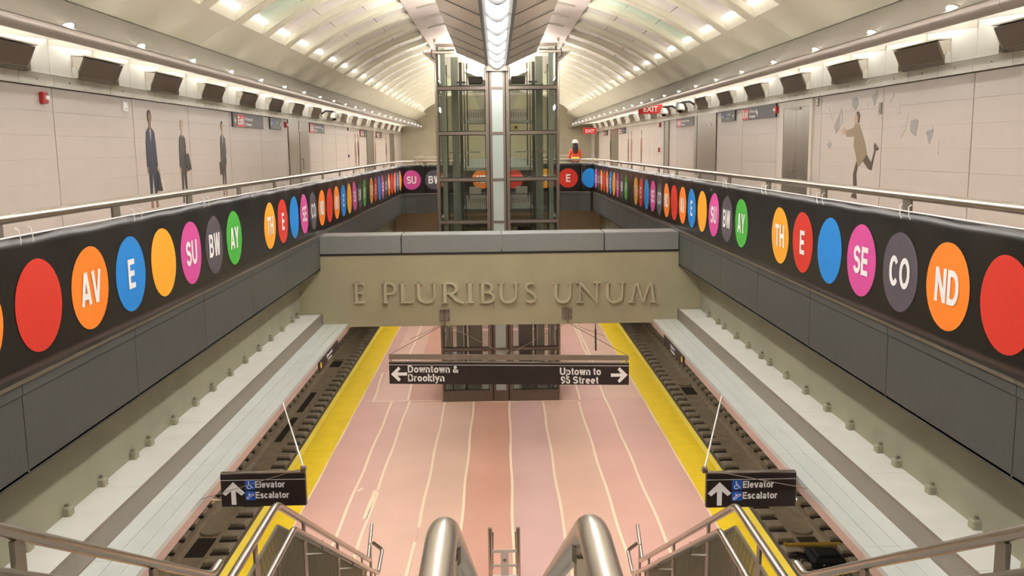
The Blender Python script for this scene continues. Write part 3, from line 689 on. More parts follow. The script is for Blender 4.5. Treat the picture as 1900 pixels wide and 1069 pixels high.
# ---- strip lights over the mezzanine walls
for s in (-1, 1):
    src = None
    for i in range(-2, 33):
        y = WJ[s] + i * PITCH / 2
        lab = 'strip light above the %s tiled wall, %s bay from the front' % (SIDE[s], ORD[i + 2]); loc = (s * 6.28, y + 0.12, 8.88)
        if src is None:
            src = thing('strip_light', loc, lab, 'light', 'strip lights above the %s wall' % SIDE[s])
            place('channel', MB().box(-0.06, 0.06, 0, 1.3, 0.02, 0.07).mesh('channel', M['upper']), src, (0, 0, 0))
            place('tube', MB().tube([(0, 0.02, 0), (0, 1.28, 0)], 0.024, 8).mesh('tube', M['tube'], True), src, (0, 0, 0))
        else: clone(src, loc, lab)
#DETAILS
# ================================================================== BANNERS
def disp(sv, z):
    t = max(0.0, (z - 5.75) / 0.6)
    return 0.012 * sin(sv * 2.1 + 1.3) * t + 0.010 * sin(sv * 5.3 + z * 4) * t * t + 0.006 * sin(sv * 0.9 + z * 2.0) + 0.010
def banner(name, s0, s1, label):
    c = path((s0 + s1) / 2); o = thing(name, (c[0], c[1], 5.19), label, 'banner', 'black banners round the opening')
    n = int((s1 - s0) / 0.07); rows = 12; vs = []; fs = []
    for i in range(n + 1):
        sv = s0 + (s1 - s0) * i / n
        for j in range(rows + 1):
            z = 5.20 + 1.165 * j / rows
            if j == rows: z += 0.006 * sin(sv * 2.6)
            vs.append(pp(sv, 0.012 + disp(sv, z), z))
    for i in range(n):
        for j in range(rows): a = i * (rows + 1) + j; fs.append((a, a + rows + 1, a + rows + 2, a + 1))
    m = MB(); m.add(vs, fs); sheet = m.mesh('sheet', M['banner'], True, False)
    so = place('sheet', sheet, o); md = so.modifiers.new('thickness', 'SOLIDIFY'); md.thickness = 0.004; md.offset = -1
    k = int((s1 - s0) / 0.5)
    MB().tube([pp(s0 + (s1 - s0) * i / k, 0.022, 6.372) for i in range(k + 1)], 0.008, 5).build('top_cord', 'white', o)
    return o
def dot(ban, sv, key, txt):
    m = MB(); vs = [(sv, 5.755)]; rings = 5; k = 36
    for r in range(1, rings + 1):
        for j in range(k): vs.append((sv + 0.4 * r / rings * cos(2 * pi * j / k), 5.755 + 0.4 * r / rings * sin(2 * pi * j / k)))
    fs = [(0, 1 + j, 1 + (j + 1) % k) for j in range(k)]
    for r in range(rings - 1):
        for j in range(k): a = 1 + r * k; fs.append((a + j, a + k + j, a + k + (j + 1) % k, a + (j + 1) % k))
    m.add([pp(a, 0.012 + disp(a, z) + 0.004, z) for a, z in vs], fs)
    me = m.mesh('printed_dot', DOTM[key], False, False)
    d = place('printed_dot', me, ban)
    if txt:
        polys, wd = hel(txt); ms = MB(); sz = 0.315; sx = 0.96
        for q in polys:
            ar_ = sum(q[i][0] * q[(i + 1) % 4][1] - q[(i + 1) % 4][0] * q[i][1] for i in range(4))
            if ar_ < 0: q = q[::-1]
            ms.add([pp(sv + (a - wd / 2) * sz * sx, 0.012 + disp(sv + (a - wd / 2) * sz * sx, 5.755 + (b - 0.5) * sz) + 0.009, 5.755 + (b - 0.5) * sz) for a, b in q], [(0, 1, 2, 3)])
        place('lettering', ms.mesh('lettering', M['white'], False, False), d, (0, 0, 0))
SEQ = [('Y', 'TH'), ('R', 'E'), ('B', ''), ('M', 'SE'), ('G', 'CO'), ('O', 'ND'), ('R', ''), ('O', 'AV'), ('B', 'E'), ('Y', ''), ('M', 'SU'), ('G', 'BW'), ('N', 'AY')]
bl = banner('banner', 1.3, LS + SA + 0.5, 'black vinyl banner with coloured lettered dots hung along the left railing')
br = banner('banner', SEND - LS - SA, SEND - 1.3, 'black vinyl banner with coloured lettered dots hung along the right railing')
be = banner('banner', LS + SA + 0.505, SEND - LS - SA - 0.005, 'black vinyl banner section on the far railing behind the glass elevator')
for base in (15.93 - 2.16 - 12 * 0.99, 15.93, 29.05):
    for i, (c, t) in enumerate(SEQ):
        sp = 0.99 if base < 5 else 0.965
        sv = base + i * sp
        if sv < 5.5: continue
        b = bl if sv < LS + SA + 0.1 else be
        if b is be and i > 11: continue
        dot(b, sv, c, t)
for base, sp in ((13.0, -0.978), (15.12 + 12 * 0.962, -0.962), (28.76 + 12 * 0.963, -0.963)):
    for i, (c, t) in enumerate(SEQ):
        y = base + i * sp
        if y < 5.5: continue
        sv = SEND - y
        dot(br if sv > SEND - LS - SA + 0.1 else be, sv, c, t)
mid = (LS + SA) + (XF - RC)
dot(be, mid - 0.66, 'O', 'ND'); dot(be, mid + 0.66, 'R', '')
tie = MB().tube([(0.03 * 0, 0, 0.045), (0.035, 0, 0.02), (0.035, 0, -0.045), (0.02, 0, -0.06)], 0.006, 5).mesh('cable_tie', M['white'])
def ties(ban, a, b, first, step):
    y = first
    while y < b:
        for dy in (-0.1, 0.1):
            MB().tube([pp(y + dy, 0.02, 6.44), pp(y + dy, 0.05, 6.42), pp(y + dy + 0.02, 0.05, 6.33), pp(y + dy + 0.03, 0.04, 6.30)], 0.005, 5).build('cable_tie', 'white', ban)
        y += step
ties(bl, 1.5, LS - 1, 10.05 - 2.4 * 3, 2.4); ties(br, 0, SEND - 2.0, SEND - 9.0 - 2.4 * 11, 2.4); ties(be, 0, SEND - LS - SA - 0.3, LS + SA + 0.5, 1.3)

# ================================================================== GUARD RAILS
def rail(s0, s1, posts, label):
    c = path((s0 + s1) / 2); o = thing('guard_rail', (c[0], c[1], ZF), label, 'railing', 'stainless guard rails round the opening')
    n = int((s1 - s0) / 0.25)
    MB().tube([pp(s0 + (s1 - s0) * i / n, -0.09, 6.51) for i in range(n + 1)], 0.044, 12).build('handrail', 'steel', o, True)
    for p in posts:
        x, y, nn, d = path(p); m = MB(); ctr = Vector((x, y, 0)) - nn * 0.09
        q = [ctr + d * a + nn * b for a, b in ((-0.09, -0.012), (0.09, -0.012), (0.09, 0.012), (-0.09, 0.012))]
        m.add([(v.x, v.y, ZF) for v in q] + [(v.x, v.y, 6.475) for v in q], [(3, 2, 1, 0), (4, 5, 6, 7), (0, 1, 5, 4), (1, 2, 6, 5), (2, 3, 7, 6), (3, 0, 4, 7)])
        m.build('post', 'steeld', o)
rail(1.3, LS + SA, [9.825 - 2.36 * 3 + 2.36 * i for i in range(15)], 'stainless tube guard rail above the left dotted banner')
rail(SEND - LS - SA, SEND - 1.3, [SEND - (9.238 - 2.39 * 3 + 2.39 * i) for i in range(15)], 'stainless tube guard rail above the right dotted banner')
rail(LS + SA + 0.02, SEND - LS - SA - 0.02, [LS + SA + 0.5 + 1.2 * i for i in range(6)], 'stainless tube guard rail across the far end behind the elevator')
for s in (-1, 1):
    o = thing('guard_rail', (s * 3.0, 44, ZF), 'short stainless rail beyond the far banner on the %s' % SIDE[s], 'railing')
    MB().tube([(s * 1.6, 44, 6.62), (s * 3.9, 44, 6.62), (s * 3.9, 50, 6.62)], 0.045, 10).build('handrail', 'steel', o, True)
    MB().tube([(s * 1.6, 44, 6.45), (s * 3.9, 44, 6.45), (s * 3.9, 50, 6.45)], 0.025, 8).build('mid_rail', 'steel', o, True)
    for x, y in ((1.7, 44), (2.8, 44), (3.88, 44), (3.9, 47)): MB().box(s * x - 0.04, s * x + 0.04, y - 0.02, y + 0.02, ZF, 6.6).build('post', 'steeld', o)

# ================================================================== WALL FITTINGS
# loudspeakers: one per bay
for s in (-1, 1):
    src = None
    for i in range(-1, 17):
        y = WJ[s] + (i + 0.5) * PITCH; lab = 'dark grille loudspeaker box above the %s wall band, %s from the front' % (SIDE[s], ORD[i + 1]); loc = (s * XW, y, 8.19)
        if src is None:
            src = thing('loudspeaker', loc, lab, 'loudspeaker', 'loudspeakers along the %s wall' % SIDE[s])
            pr = [(-0.005, 0.03), (-0.06, 0.03), (-0.185, 0.31), (-0.005, 0.33)]
            place('cabinet', MB().extr([(a, b) for a, b in pr], -0.77, 0.77, True, s).mesh('cabinet', M['band']), src, (0, 0, 0))
            g = MB(); g.add([(s * -0.05, -0.70, 0.04), (s * -0.05, 0.70, 0.04), (s * -0.17, 0.74, 0.31), (s * -0.17, -0.74, 0.31), (s * -0.075, -0.70, 0.035), (s * -0.075, 0.70, 0.035), (s * -0.198, 0.74, 0.305), (s * -0.198, -0.74, 0.305)],
                          [(0, 1, 2, 3), (7, 6, 5, 4), (0, 4, 5, 1), (1, 5, 6, 2), (2, 6, 7, 3), (3, 7, 4, 0)])
            place('grille', g.mesh('grille', M['dark']), src, (0, 0, 0))
            place('hood', MB().box(s * -0.215, 0, -0.78, 0.78, 0.325, 0.345).mesh('hood', M['band']), src, (0, 0, 0))
            place('side_plate', MB().extr([(-0.005, -0.01), (-0.09, -0.01), (-0.09, 0.1), (-0.06, 0.16), (-0.005, 0.16)], -0.80, -0.775, True, s).mesh('side_plate', M['upper']), src, (0, 0, 0))
            place('side_plate', MB().extr([(-0.005, -0.01), (-0.09, -0.01), (-0.09, 0.1), (-0.06, 0.16), (-0.005, 0.16)], 0.775, 0.80, True, s).mesh('side_plate', M['upper']), src, (0, 0, 0))
        else: clone(src, loc, lab)
def wfr(s):   # viewer-right and up on a mezzanine wall
    return ((0, 1, 0) if s < 0 else (0, -1, 0)), (0, 0, 1)
def arrow(m, c, ux, uy, size, d, deg, wd=0.2):
    """arrow pointing along deg in the (ux,uy) plane"""
    P = [(0.5, 0), (0.02, 0.48), (-0.10, 0.34), (0.10, 0.10), (-0.5, 0.10), (-0.5, -0.10), (0.10, -0.10), (-0.10, -0.34), (0.02, -0.48)]
    a = rad(deg); m.prism([((p[0] * cos(a) - p[1] * sin(a)) * size, (p[0] * sin(a) + p[1] * cos(a)) * size) for p in P], c, ux, uy, d); return m
def wall_sign(s, ya, yb, z0, z1, label, kind):
    """ya = viewer-left edge, yb = viewer-right edge"""
    ux, uy = wfr(s); X = s * (XW - 0.001); yl, yh = min(ya, yb), max(ya, yb); L = yh - yl; h = z1 - z0
    o = thing('wall_sign', (X, (ya + yb) / 2, z0), label, 'sign', 'wall signs along the mezzanine')
    MB().box(X, X - s * 0.04, yl, yh, z0, z1).build('sign_panel', 'wallsign', o); Xf = X - s * 0.0405
    dr = 1 if s < 0 else -1; at = lambda u, v: (Xf, ya + dr * u * L, z0 + v * h)
    if kind[0] == 'exit':
        _, ap, t1, t2, ar = kind
        a0, a1 = ap
        m = MB(); m.prism([(a0 * L, 0), (a1 * L, 0), (a1 * L, 0.9 * h), (a0 * L, 0.9 * h)], (Xf, ya, z0), ux, uy, 0.003); m.build('exit_field', 'red', o)
        put_hel('Exit', (Xf - s * 0.003, ya + dr * (a0 + a1) / 2 * L, z0 + 0.18 * h), ux, uy, 0.58 * h, 'white', o, sx=(a1 - a0) * L * 0.86 / (2.1 * 0.58 * h), align='CENTER')
        tx = a1 + 0.015
        put_text(t1, at(tx, 0.52), ux, uy, 0.24 * h, 'white', o, sx=1.5, align='LEFT', bold=0.03); put_text(t2, at(tx, 0.14), ux, uy, 0.24 * h, 'white', o, sx=1.5, align='LEFT', bold=0.03)
        m = MB(); arrow(m, at(ar[0], 0.45), ux, uy, 0.5 * h, 0.003, ar[1]); m.build('arrow', 'white', o)
    else:
        put_text('Area of Rescue', at(0.56, 0.55), ux, uy, 0.15 * h, 'white', o, sx=0.95, bold=0.015); put_text('Assistance', at(0.5, 0.2), ux, uy, 0.15 * h, 'white', o, sx=0.95, bold=0.015)
        m = MB(); arrow(m, at(0.12, 0.45), ux, uy, 0.42 * h * 1.0, 0.003, 180); m.build('arrow', 'white', o)
        m = MB(); arrow(m, at(0.88, 0.45), ux, uy, 0.42 * h * 1.0, 0.003, 0); m.build('arrow', 'white', o)
        m = MB(); m.prism([(0.22 * L, 0.35 * h), (0.30 * L, 0.35 * h), (0.30 * L, 0.85 * h), (0.22 * L, 0.85 * h)], (Xf, ya, z0), ux, uy, 0.002); m.build('access_symbol', 'blue', o)
wall_sign(-1, 23.30, 26.30, 7.64, 7.985, 'left wall exit sign for 69 Street and 2 Avenue with left arrow', ('exit', (0.12, 0.345), '69 Street &', '2 Avenue', (0.065, 180)))
wall_sign(-1, 27.10, 28.55, 7.66, 7.985, 'small two-arrow rescue area sign on the left wall', ('area',))
wall_sign(-1, 32.80, 35.60, 7.65, 7.985, 'left wall exit sign for 72 Street with right arrow beside the steel door', ('exit', (0.02, 0.25), '72 Street & 2 Avenue', 'SE corner', (0.88, 0)))
wall_sign(1, 24.95, 22.00, 7.68, 8.0, 'right wall exit sign for 69 Street and 2 Avenue with right arrow', ('exit', (0.0, 0.2), '69 Street &', '2 Avenue', (0.47, 0)))
wall_sign(1, 27.30, 25.75, 7.70, 8.0, 'small two-arrow rescue area sign on the right wall', ('area',))
wall_sign(1, 34.10, 31.10, 7.69, 8.0, 'right wall exit sign for 72 Street with left arrow beside the steel door', ('exit', (0.09, 0.3), '72 Street & 2 Avenue', 'SE corner', (0.045, 180)))
wall_sign(-1, 45.0, 47.1, 7.66, 7.985, 'far exit sign on the left wall before the second steel door', ('exit', (0.02, 0.25), '2 Avenue', '70 Street', (0.88, 0)))
wall_sign(-1, 51.0, 53.4, 7.66, 7.985, 'farthest exit sign on the left wall', ('exit', (0.12, 0.345), '70 Street', '2 Avenue', (0.065, 180)))
wall_sign(1, 49.9, 47.6, 7.68, 7.985, 'far exit sign on the right wall beside the second steel door', ('exit', (0.0, 0.2), '70 Street', '2 Avenue', (0.8, 0)))
wall_sign(1, 57.5, 55.2, 7.68, 7.985, 'farthest exit sign on the right wall', ('exit', (0.0, 0.2), '70 Street', '2 Avenue', (0.8, 0)))
def alarm(s, y, z, label):
    o = thing('fire_alarm', (s * XW, y, z), label, 'alarm', 'red fire alarms on the walls')
    MB().cbox(s * (XW - 0.075) if s > 0 else -XW, XW if s > 0 else -(XW - 0.075), y - 0.07, y + 0.07, z - 0.085, z + 0.085, 0.012).build('body', 'alarm', o)
    MB().cbox(s * (XW - 0.11) if s > 0 else -(XW - 0.07), (XW - 0.07) if s > 0 else -(XW - 0.11), y - 0.03, y + 0.03, z - 0.03, z + 0.03, 0.008).build('strobe', 'white', o)
alarm(-1, 13.65, 7.83, 'red fire alarm strobe on the near left tiled wall'); alarm(-1, 29.1, 7.82, 'red fire alarm strobe left of the steel door on the left wall')
alarm(1, 21.95, 7.84, 'red fire alarm strobe left of the double door on the right wall'); alarm(1, 37.55, 7.86, 'upper red fire alarm far along the right wall'); alarm(1, 37.7, 6.87, 'lower red pull station far along the right wall')
def plate(s, y, z, h, wd, label, mt='steeld'):
    o = thing('wall_plate', (s * XW, y, z), label, 'wall plate'); e = (XW - 0.03, XW)
    MB().cbox(min(s * e[0], s * e[1]), max(s * e[0], s * e[1]), y - wd, y + wd, z - h, z + h, 0.006).build('cover', mt, o)
    MB().disc((s * (XW - 0.034), y, z + h * 0.4), (-s, 0, 0), 0.02, 0.006, 10).build('screw', 'steel', o); MB().disc((s * (XW - 0.034), y, z - h * 0.4), (-s, 0, 0), 0.02, 0.006, 10).build('screw', 'steel', o)
plate(-1, 16.65, 7.83, 0.08, 0.09, 'white wall plate above the first left portrait', 'white'); plate(1, 19.2, 7.88, 0.085, 0.05, 'small grey intercom plate right of the double door')
plate(-1, 41.4, 7.92, 0.06, 0.09, 'upper dark plate far along the left wall', 'black'); plate(-1, 41.4, 6.75, 0.07, 0.09, 'lower dark plate far along the left wall', 'black')
plate(1, 16.05, 7.63, 0.10, 0.045, 'narrow grey plate between the flying papers')
# dome cameras
def dome(s, y, z, label):
    X = s * XW; o = thing('dome_camera', (X, y, z), label, 'camera', 'dome security cameras')
    MB().tube([(X - s * 0.0, y, z), (X - s * 0.18, y, z + 0.12), (X - s * 0.42, y, z + 0.10), (X - s * 0.5, y, z + 0.02)], 0.035, 8).build('arm', 'black', o, True)
    MB().lathe([(0.03, 0.06), (0.10, 0.04), (0.15, -0.06), (0.16, -0.14), (0.14, -0.16)], (X - s * 0.5, y, z)).build('hood', 'white', o, True)
    MB().lathe([(0.09, -0.15), (0.085, -0.19), (0.05, -0.23), (0.01, -0.245)], (X - s * 0.5, y, z)).build('bubble', 'black', o, True)
    MB().box(X, X - s * 0.03, y - 0.08, y + 0.08, z - 0.1, z + 0.1).build('wall_bracket', 'steeld', o)
dome(-1, 35.25, 8.36, 'white dome security camera on the left wall'); dome(1, 31.12, 8.36, 'nearer white dome security camera on the right wall'); dome(1, 34.15, 8.34, 'farther white dome security camera on the right wall')
def exit_box(s, y, z, label, L=0.9):
    o = thing('exit_sign', (s * 6.1, y, z), label, 'sign', 'red hanging exit signs'); x0 = s * 5.80
    MB().box(x0 - L / 2, x0 + L / 2, y - 0.05, y + 0.05, z - 0.19, z + 0.19).build('sign_box', 'red', o)
    put_text('EXIT', (x0, y - 0.052, z - 0.1), (1, 0, 0), (0, 0, 1), 0.2, 'white', o, sx=1.0)
    for q in (-0.3, 0.3): MB().tube([(x0 + q, y, z + 0.18), (x0 + q, y, 8.94)], 0.012, 6).build('hanger', 'steeld', o)
exit_box(1, 35.3, 8.42, 'red exit sign hung near the right wall dome cameras'); exit_box(1, 58.0, 8.0, 'red exit sign hung near the far right corner', 0.8)

# ================================================================== WALL PICTURES (flat mosaic inlays)
def solid(c): return mat('mosaic', c, 0.45, 0, 25, 0.12)
MOS = dict(navy=solid((46, 50, 66)), navy2=solid((56, 58, 74)), skin=solid((132, 98, 74)), pale=solid((186, 152, 122)), char=solid((62, 56, 52)), hair=solid((40, 34, 30)), blond=solid((170, 146, 110)),
           shirt=solid((206, 200, 192)), bag=solid((50, 42, 40)), paper=solid((196, 186, 172)), coat=solid((142, 124, 98)), dk=solid((82, 66, 54)), grey=solid((150, 146, 142)), lgrey=solid((186, 178, 170)), lgrey2=solid((196, 184, 174)), shoe=solid((134, 96, 72)), rust=solid((150, 96, 76)), grn=solid((110, 104, 90)))
def picture(name, s, y, label, parts, cat='mosaic'):
    """parts: (name, material, [(u right, v world z)...]); y = centre"""
    ux, uy = wfr(s); X = s * (XW - 0.0005); o = thing(name, (X, y, min(p[1] for q in parts for p in q[2])), label, cat, 'mosaic portraits on the tiled walls')
    for i, (n, mk, poly) in enumerate(parts):
        m = MB(); m.prism(poly, (X, y, 0), ux, uy, 0.004 + 0.0008 * i); m.build(n, MOS[mk], o)
    return o
def ell(cx, cy, rx, ry, k=14): return [(cx + rx * cos(2 * pi * i / k), cy + ry * sin(2 * pi * i / k)) for i in range(k)]
def standing(z, h, top, bot, skin, hair, extra, u=1.0, shoes='shoe'):
    f = lambda P: [(a * h * u, z + b * h) for a, b in P]
    return [('leg', bot, f([(-0.11, 0.06), (-0.05, 0.06), (0.0, 0.38), (0.0, 0.5), (-0.13, 0.5)])), ('leg', bot, f([(0.05, 0.06), (0.11, 0.06), (0.13, 0.5), (0.0, 0.5), (0.0, 0.38)])),
            ('shoe', shoes, f([(-0.12, 0.0), (-0.04, 0.0), (-0.05, 0.075), (-0.1, 0.075)])), ('shoe', shoes, f([(0.05, 0.0), (0.13, 0.0), (0.11, 0.075), (0.06, 0.075)])),
            ('hand', skin, f([(-0.16, 0.36), (-0.12, 0.36), (-0.12, 0.44), (-0.16, 0.44)])), ('hand', skin, f([(0.13, 0.36), (0.17, 0.36), (0.17, 0.44), (0.13, 0.44)])),
            ('coat', top, f([(-0.17, 0.43), (-0.12, 0.42), (-0.12, 0.455), (0.12, 0.455), (0.13, 0.42), (0.18, 0.43), (0.155, 0.66), (0.13, 0.78), (0.05, 0.82), (-0.05, 0.82), (-0.13, 0.78), (-0.16, 0.66)])),
            ('shirt', 'shirt' if extra != 'w' else top, f([(-0.025, 0.82), (0.025, 0.82), (0.0, 0.68)])),
            ('neck', skin, f([(-0.03, 0.80), (0.03, 0.80), (0.03, 0.87), (-0.03, 0.87)])), ('hair', hair, f(ell(0.0, 0.935, 0.062, 0.068))), ('face', skin, f(ell(0.0, 0.915, 0.048, 0.06)))]
Z0 = 5.98
picture('wall_portrait', -1, 17.78, 'mosaic portrait of a figure in a navy jacket holding pale bags, left wall',
        standing(Z0, 1.84, 'navy', 'navy', 'skin', 'hair', '', 0.85) + [('bag', 'paper', [(0.36, 6.72), (0.62, 6.25), (0.40, 6.22)]), ('bag', 'bag', [(0.22, 6.7), (0.30, 6.65), (0.46, 6.28), (0.20, 6.30)])])
picture('wall_portrait', -1, 19.55, 'mosaic portrait of a figure in black carrying a dark handbag, left wall',
        standing(Z0, 1.71, 'char', 'char', 'pale', 'blond', 'w', 0.8, 'char') + [('bag', 'bag', [(0.12, 6.98), (0.34, 7.0), (0.48, 6.66), (0.20, 6.62)]), ('bag_strap', 'paper', [(0.16, 7.1), (0.2, 7.1), (0.24, 6.98), (0.2, 6.98)])])
picture('wall_portrait', -1, 22.42, 'mosaic portrait of a suited figure with briefcase by the left exit sign',
        standing(Z0, 1.76, 'char', 'char', 'pale', 'hair', '', 0.72) + [('briefcase', 'bag', [(-0.34, 6.78), (-0.1, 6.8), (-0.1, 6.5), (-0.30, 6.48)]), ('paper', 'lgrey', [(0.2, 7.35), (0.38, 7.3), (0.38, 7.0), (0.26, 6.98)])])
RUN = dict(
    coat=('coat', [(17.2, 7.39), (16.98, 7.39), (16.83, 7.22), (16.67, 7.03), (16.57, 6.85), (16.74, 6.72), (16.98, 6.6), (17.08, 6.82), (17.21, 6.99), (17.2, 7.16), (17.58, 7.16), (17.6, 7.28), (17.23, 7.33)]),
    face=('pale', [(17.2, 7.57), (17.12, 7.60), (17.04, 7.5), (17.05, 7.40), (17.18, 7.39), (17.22, 7.45), (17.21, 7.52)]),
    hair=('dk', [(17.14, 7.60), (17.08, 7.62), (17.01, 7.6), (16.96, 7.54), (16.99, 7.42), (17.06, 7.40), (17.06, 7.52)]),
    hand=('pale', [(17.83, 7.28), (17.74, 7.34), (17.62, 7.3), (17.63, 7.2), (17.76, 7.22)]),
    standing_leg=('dk', [(17.04, 6.7), (16.98, 6.6), (17.03, 6.48), (16.99, 6.29), (16.99, 6.14), (16.95, 6.02), (17.25, 6.04), (17.13, 6.14), (17.17, 6.48)]),
    kicking_leg=('dk', [(16.74, 6.72), (16.57, 6.83), (16.43, 6.73), (16.35, 6.71), (16.25, 6.91), (16.28, 6.99), (16.24, 7.04), (16.05, 6.93), (16.2, 6.9), (16.3, 6.67), (16.34, 6.56), (16.47, 6.58)]))
YM = 17.1
picture('wall_portrait', 1, YM, 'mosaic of a running figure in a brown coat, right wall', [(k, m_, [(YM - a, b) for a, b in P]) for k, (m_, P) in RUN.items()])
PAP = [('grey', [(17.9, 7.7), (17.79, 7.46), (18.13, 7.23), (18.25, 7.36)], 'open dark-edged case in front of the running figure'), ('lgrey', [(18.57, 7.76), (18.34, 7.48), (18.48, 7.59)], 'thin paper sliver left of the open case'),
       ('grey', [(18.61, 7.02), (18.51, 7.12), (18.35, 7.02), (18.46, 6.93)], 'small dark diamond paper below the open case'), ('grey', [(17.37, 7.87), (17.23, 7.9), (17.09, 7.83), (17.08, 7.73), (17.2, 7.65), (17.36, 7.72)], 'grey curled paper just above the running head'),
       ('grey', [(16.47, 7.86), (16.27, 7.96), (16.21, 7.85), (16.34, 7.68)], 'folded paper high right of the running figure'), ('lgrey', [(15.83, 7.87), (15.74, 7.93), (15.51, 7.87), (15.69, 7.71)], 'pale kite-shaped paper right of the panel joint'),
       ('grey', [(14.88, 7.38), (14.79, 7.43), (14.6, 7.38), (14.67, 7.14), (14.86, 7.21)], 'grey curled paper alone on the wide panel'), ('grey', [(14.32, 7.2), (14.12, 7.28), (14.07, 7.21), (14.19, 7.01)], 'grey folded paper near the far right papers'),
       ('lgrey', [(13.95, 7.04), (13.88, 7.05), (13.89, 6.85), (13.95, 6.85)], 'narrow rightmost flying paper'), ('lgrey2', [(16.86, 7.76), (16.6, 7.76), (16.59, 7.65), (16.75, 7.66)], 'faint square paper above the running figure'),
       ('lgrey', [(15.31, 7.33), (14.98, 7.47), (15.04, 7.25), (15.2, 7.12)], 'faint wide paper left of the lone curled paper'), ('lgrey', [(15.45, 7.66), (15.3, 7.7), (15.28, 7.52), (15.42, 7.5)], 'faint paper below the kite-shaped paper')]
for mk, P, lb in PAP:
    yc = sum(p[0] for p in P) / len(P); o = thing('flying_paper', (XW, yc, min(p[1] for p in P)), lb + ', right wall', 'mosaic', 'flying papers of the wall mosaic')
    ux, uy = wfr(1); m = MB(); m.prism([(yc - a, b) for a, b in P], (XW - 0.0005, yc, 0), ux, uy, 0.004); m.build('sheet', MOS[mk], o)
    c = [P[0], P[1], ((P[1][0] + P[2][0]) / 2, (P[1][1] + P[2][1]) / 2)]
    m = MB(); m.prism([(yc - a, b) for a, b in c], (XW - 0.0005, yc, 0), ux, uy, 0.005); m.build('fold', MOS['lgrey' if mk == 'grey' else 'lgrey2'], o)
for s, y, a, b, lb in ((-1, 43.5, 'rust', 'rust', 'rust-coloured mosaic portrait far along the left wall'), (-1, 45.0 - 0.6, 'char', 'char', 'dark mosaic portrait far along the left wall'), (-1, 50.6, 'rust', 'char', 'brown mosaic portrait near the far end of the left wall'),
                       (-1, 55.6, 'char', 'grn', 'grey mosaic portrait near the far end of the left wall'), (1, 42.5, 'rust', 'dk', 'brown mosaic portrait far along the right wall'), (1, 45.6, 'rust', 'rust', 'red-brown mosaic portrait left of the brown one, right wall'),
                       (1, 46.7, 'grn', 'dk', 'grey mosaic portrait farther along the right wall'), (1, 54.0, 'char', 'dk', 'dark mosaic portrait near the far end of the right wall')):
    picture('wall_portrait', s, y, lb, standing(6.0, 1.75, a, b, 'pale', 'hair', '', 0.8))

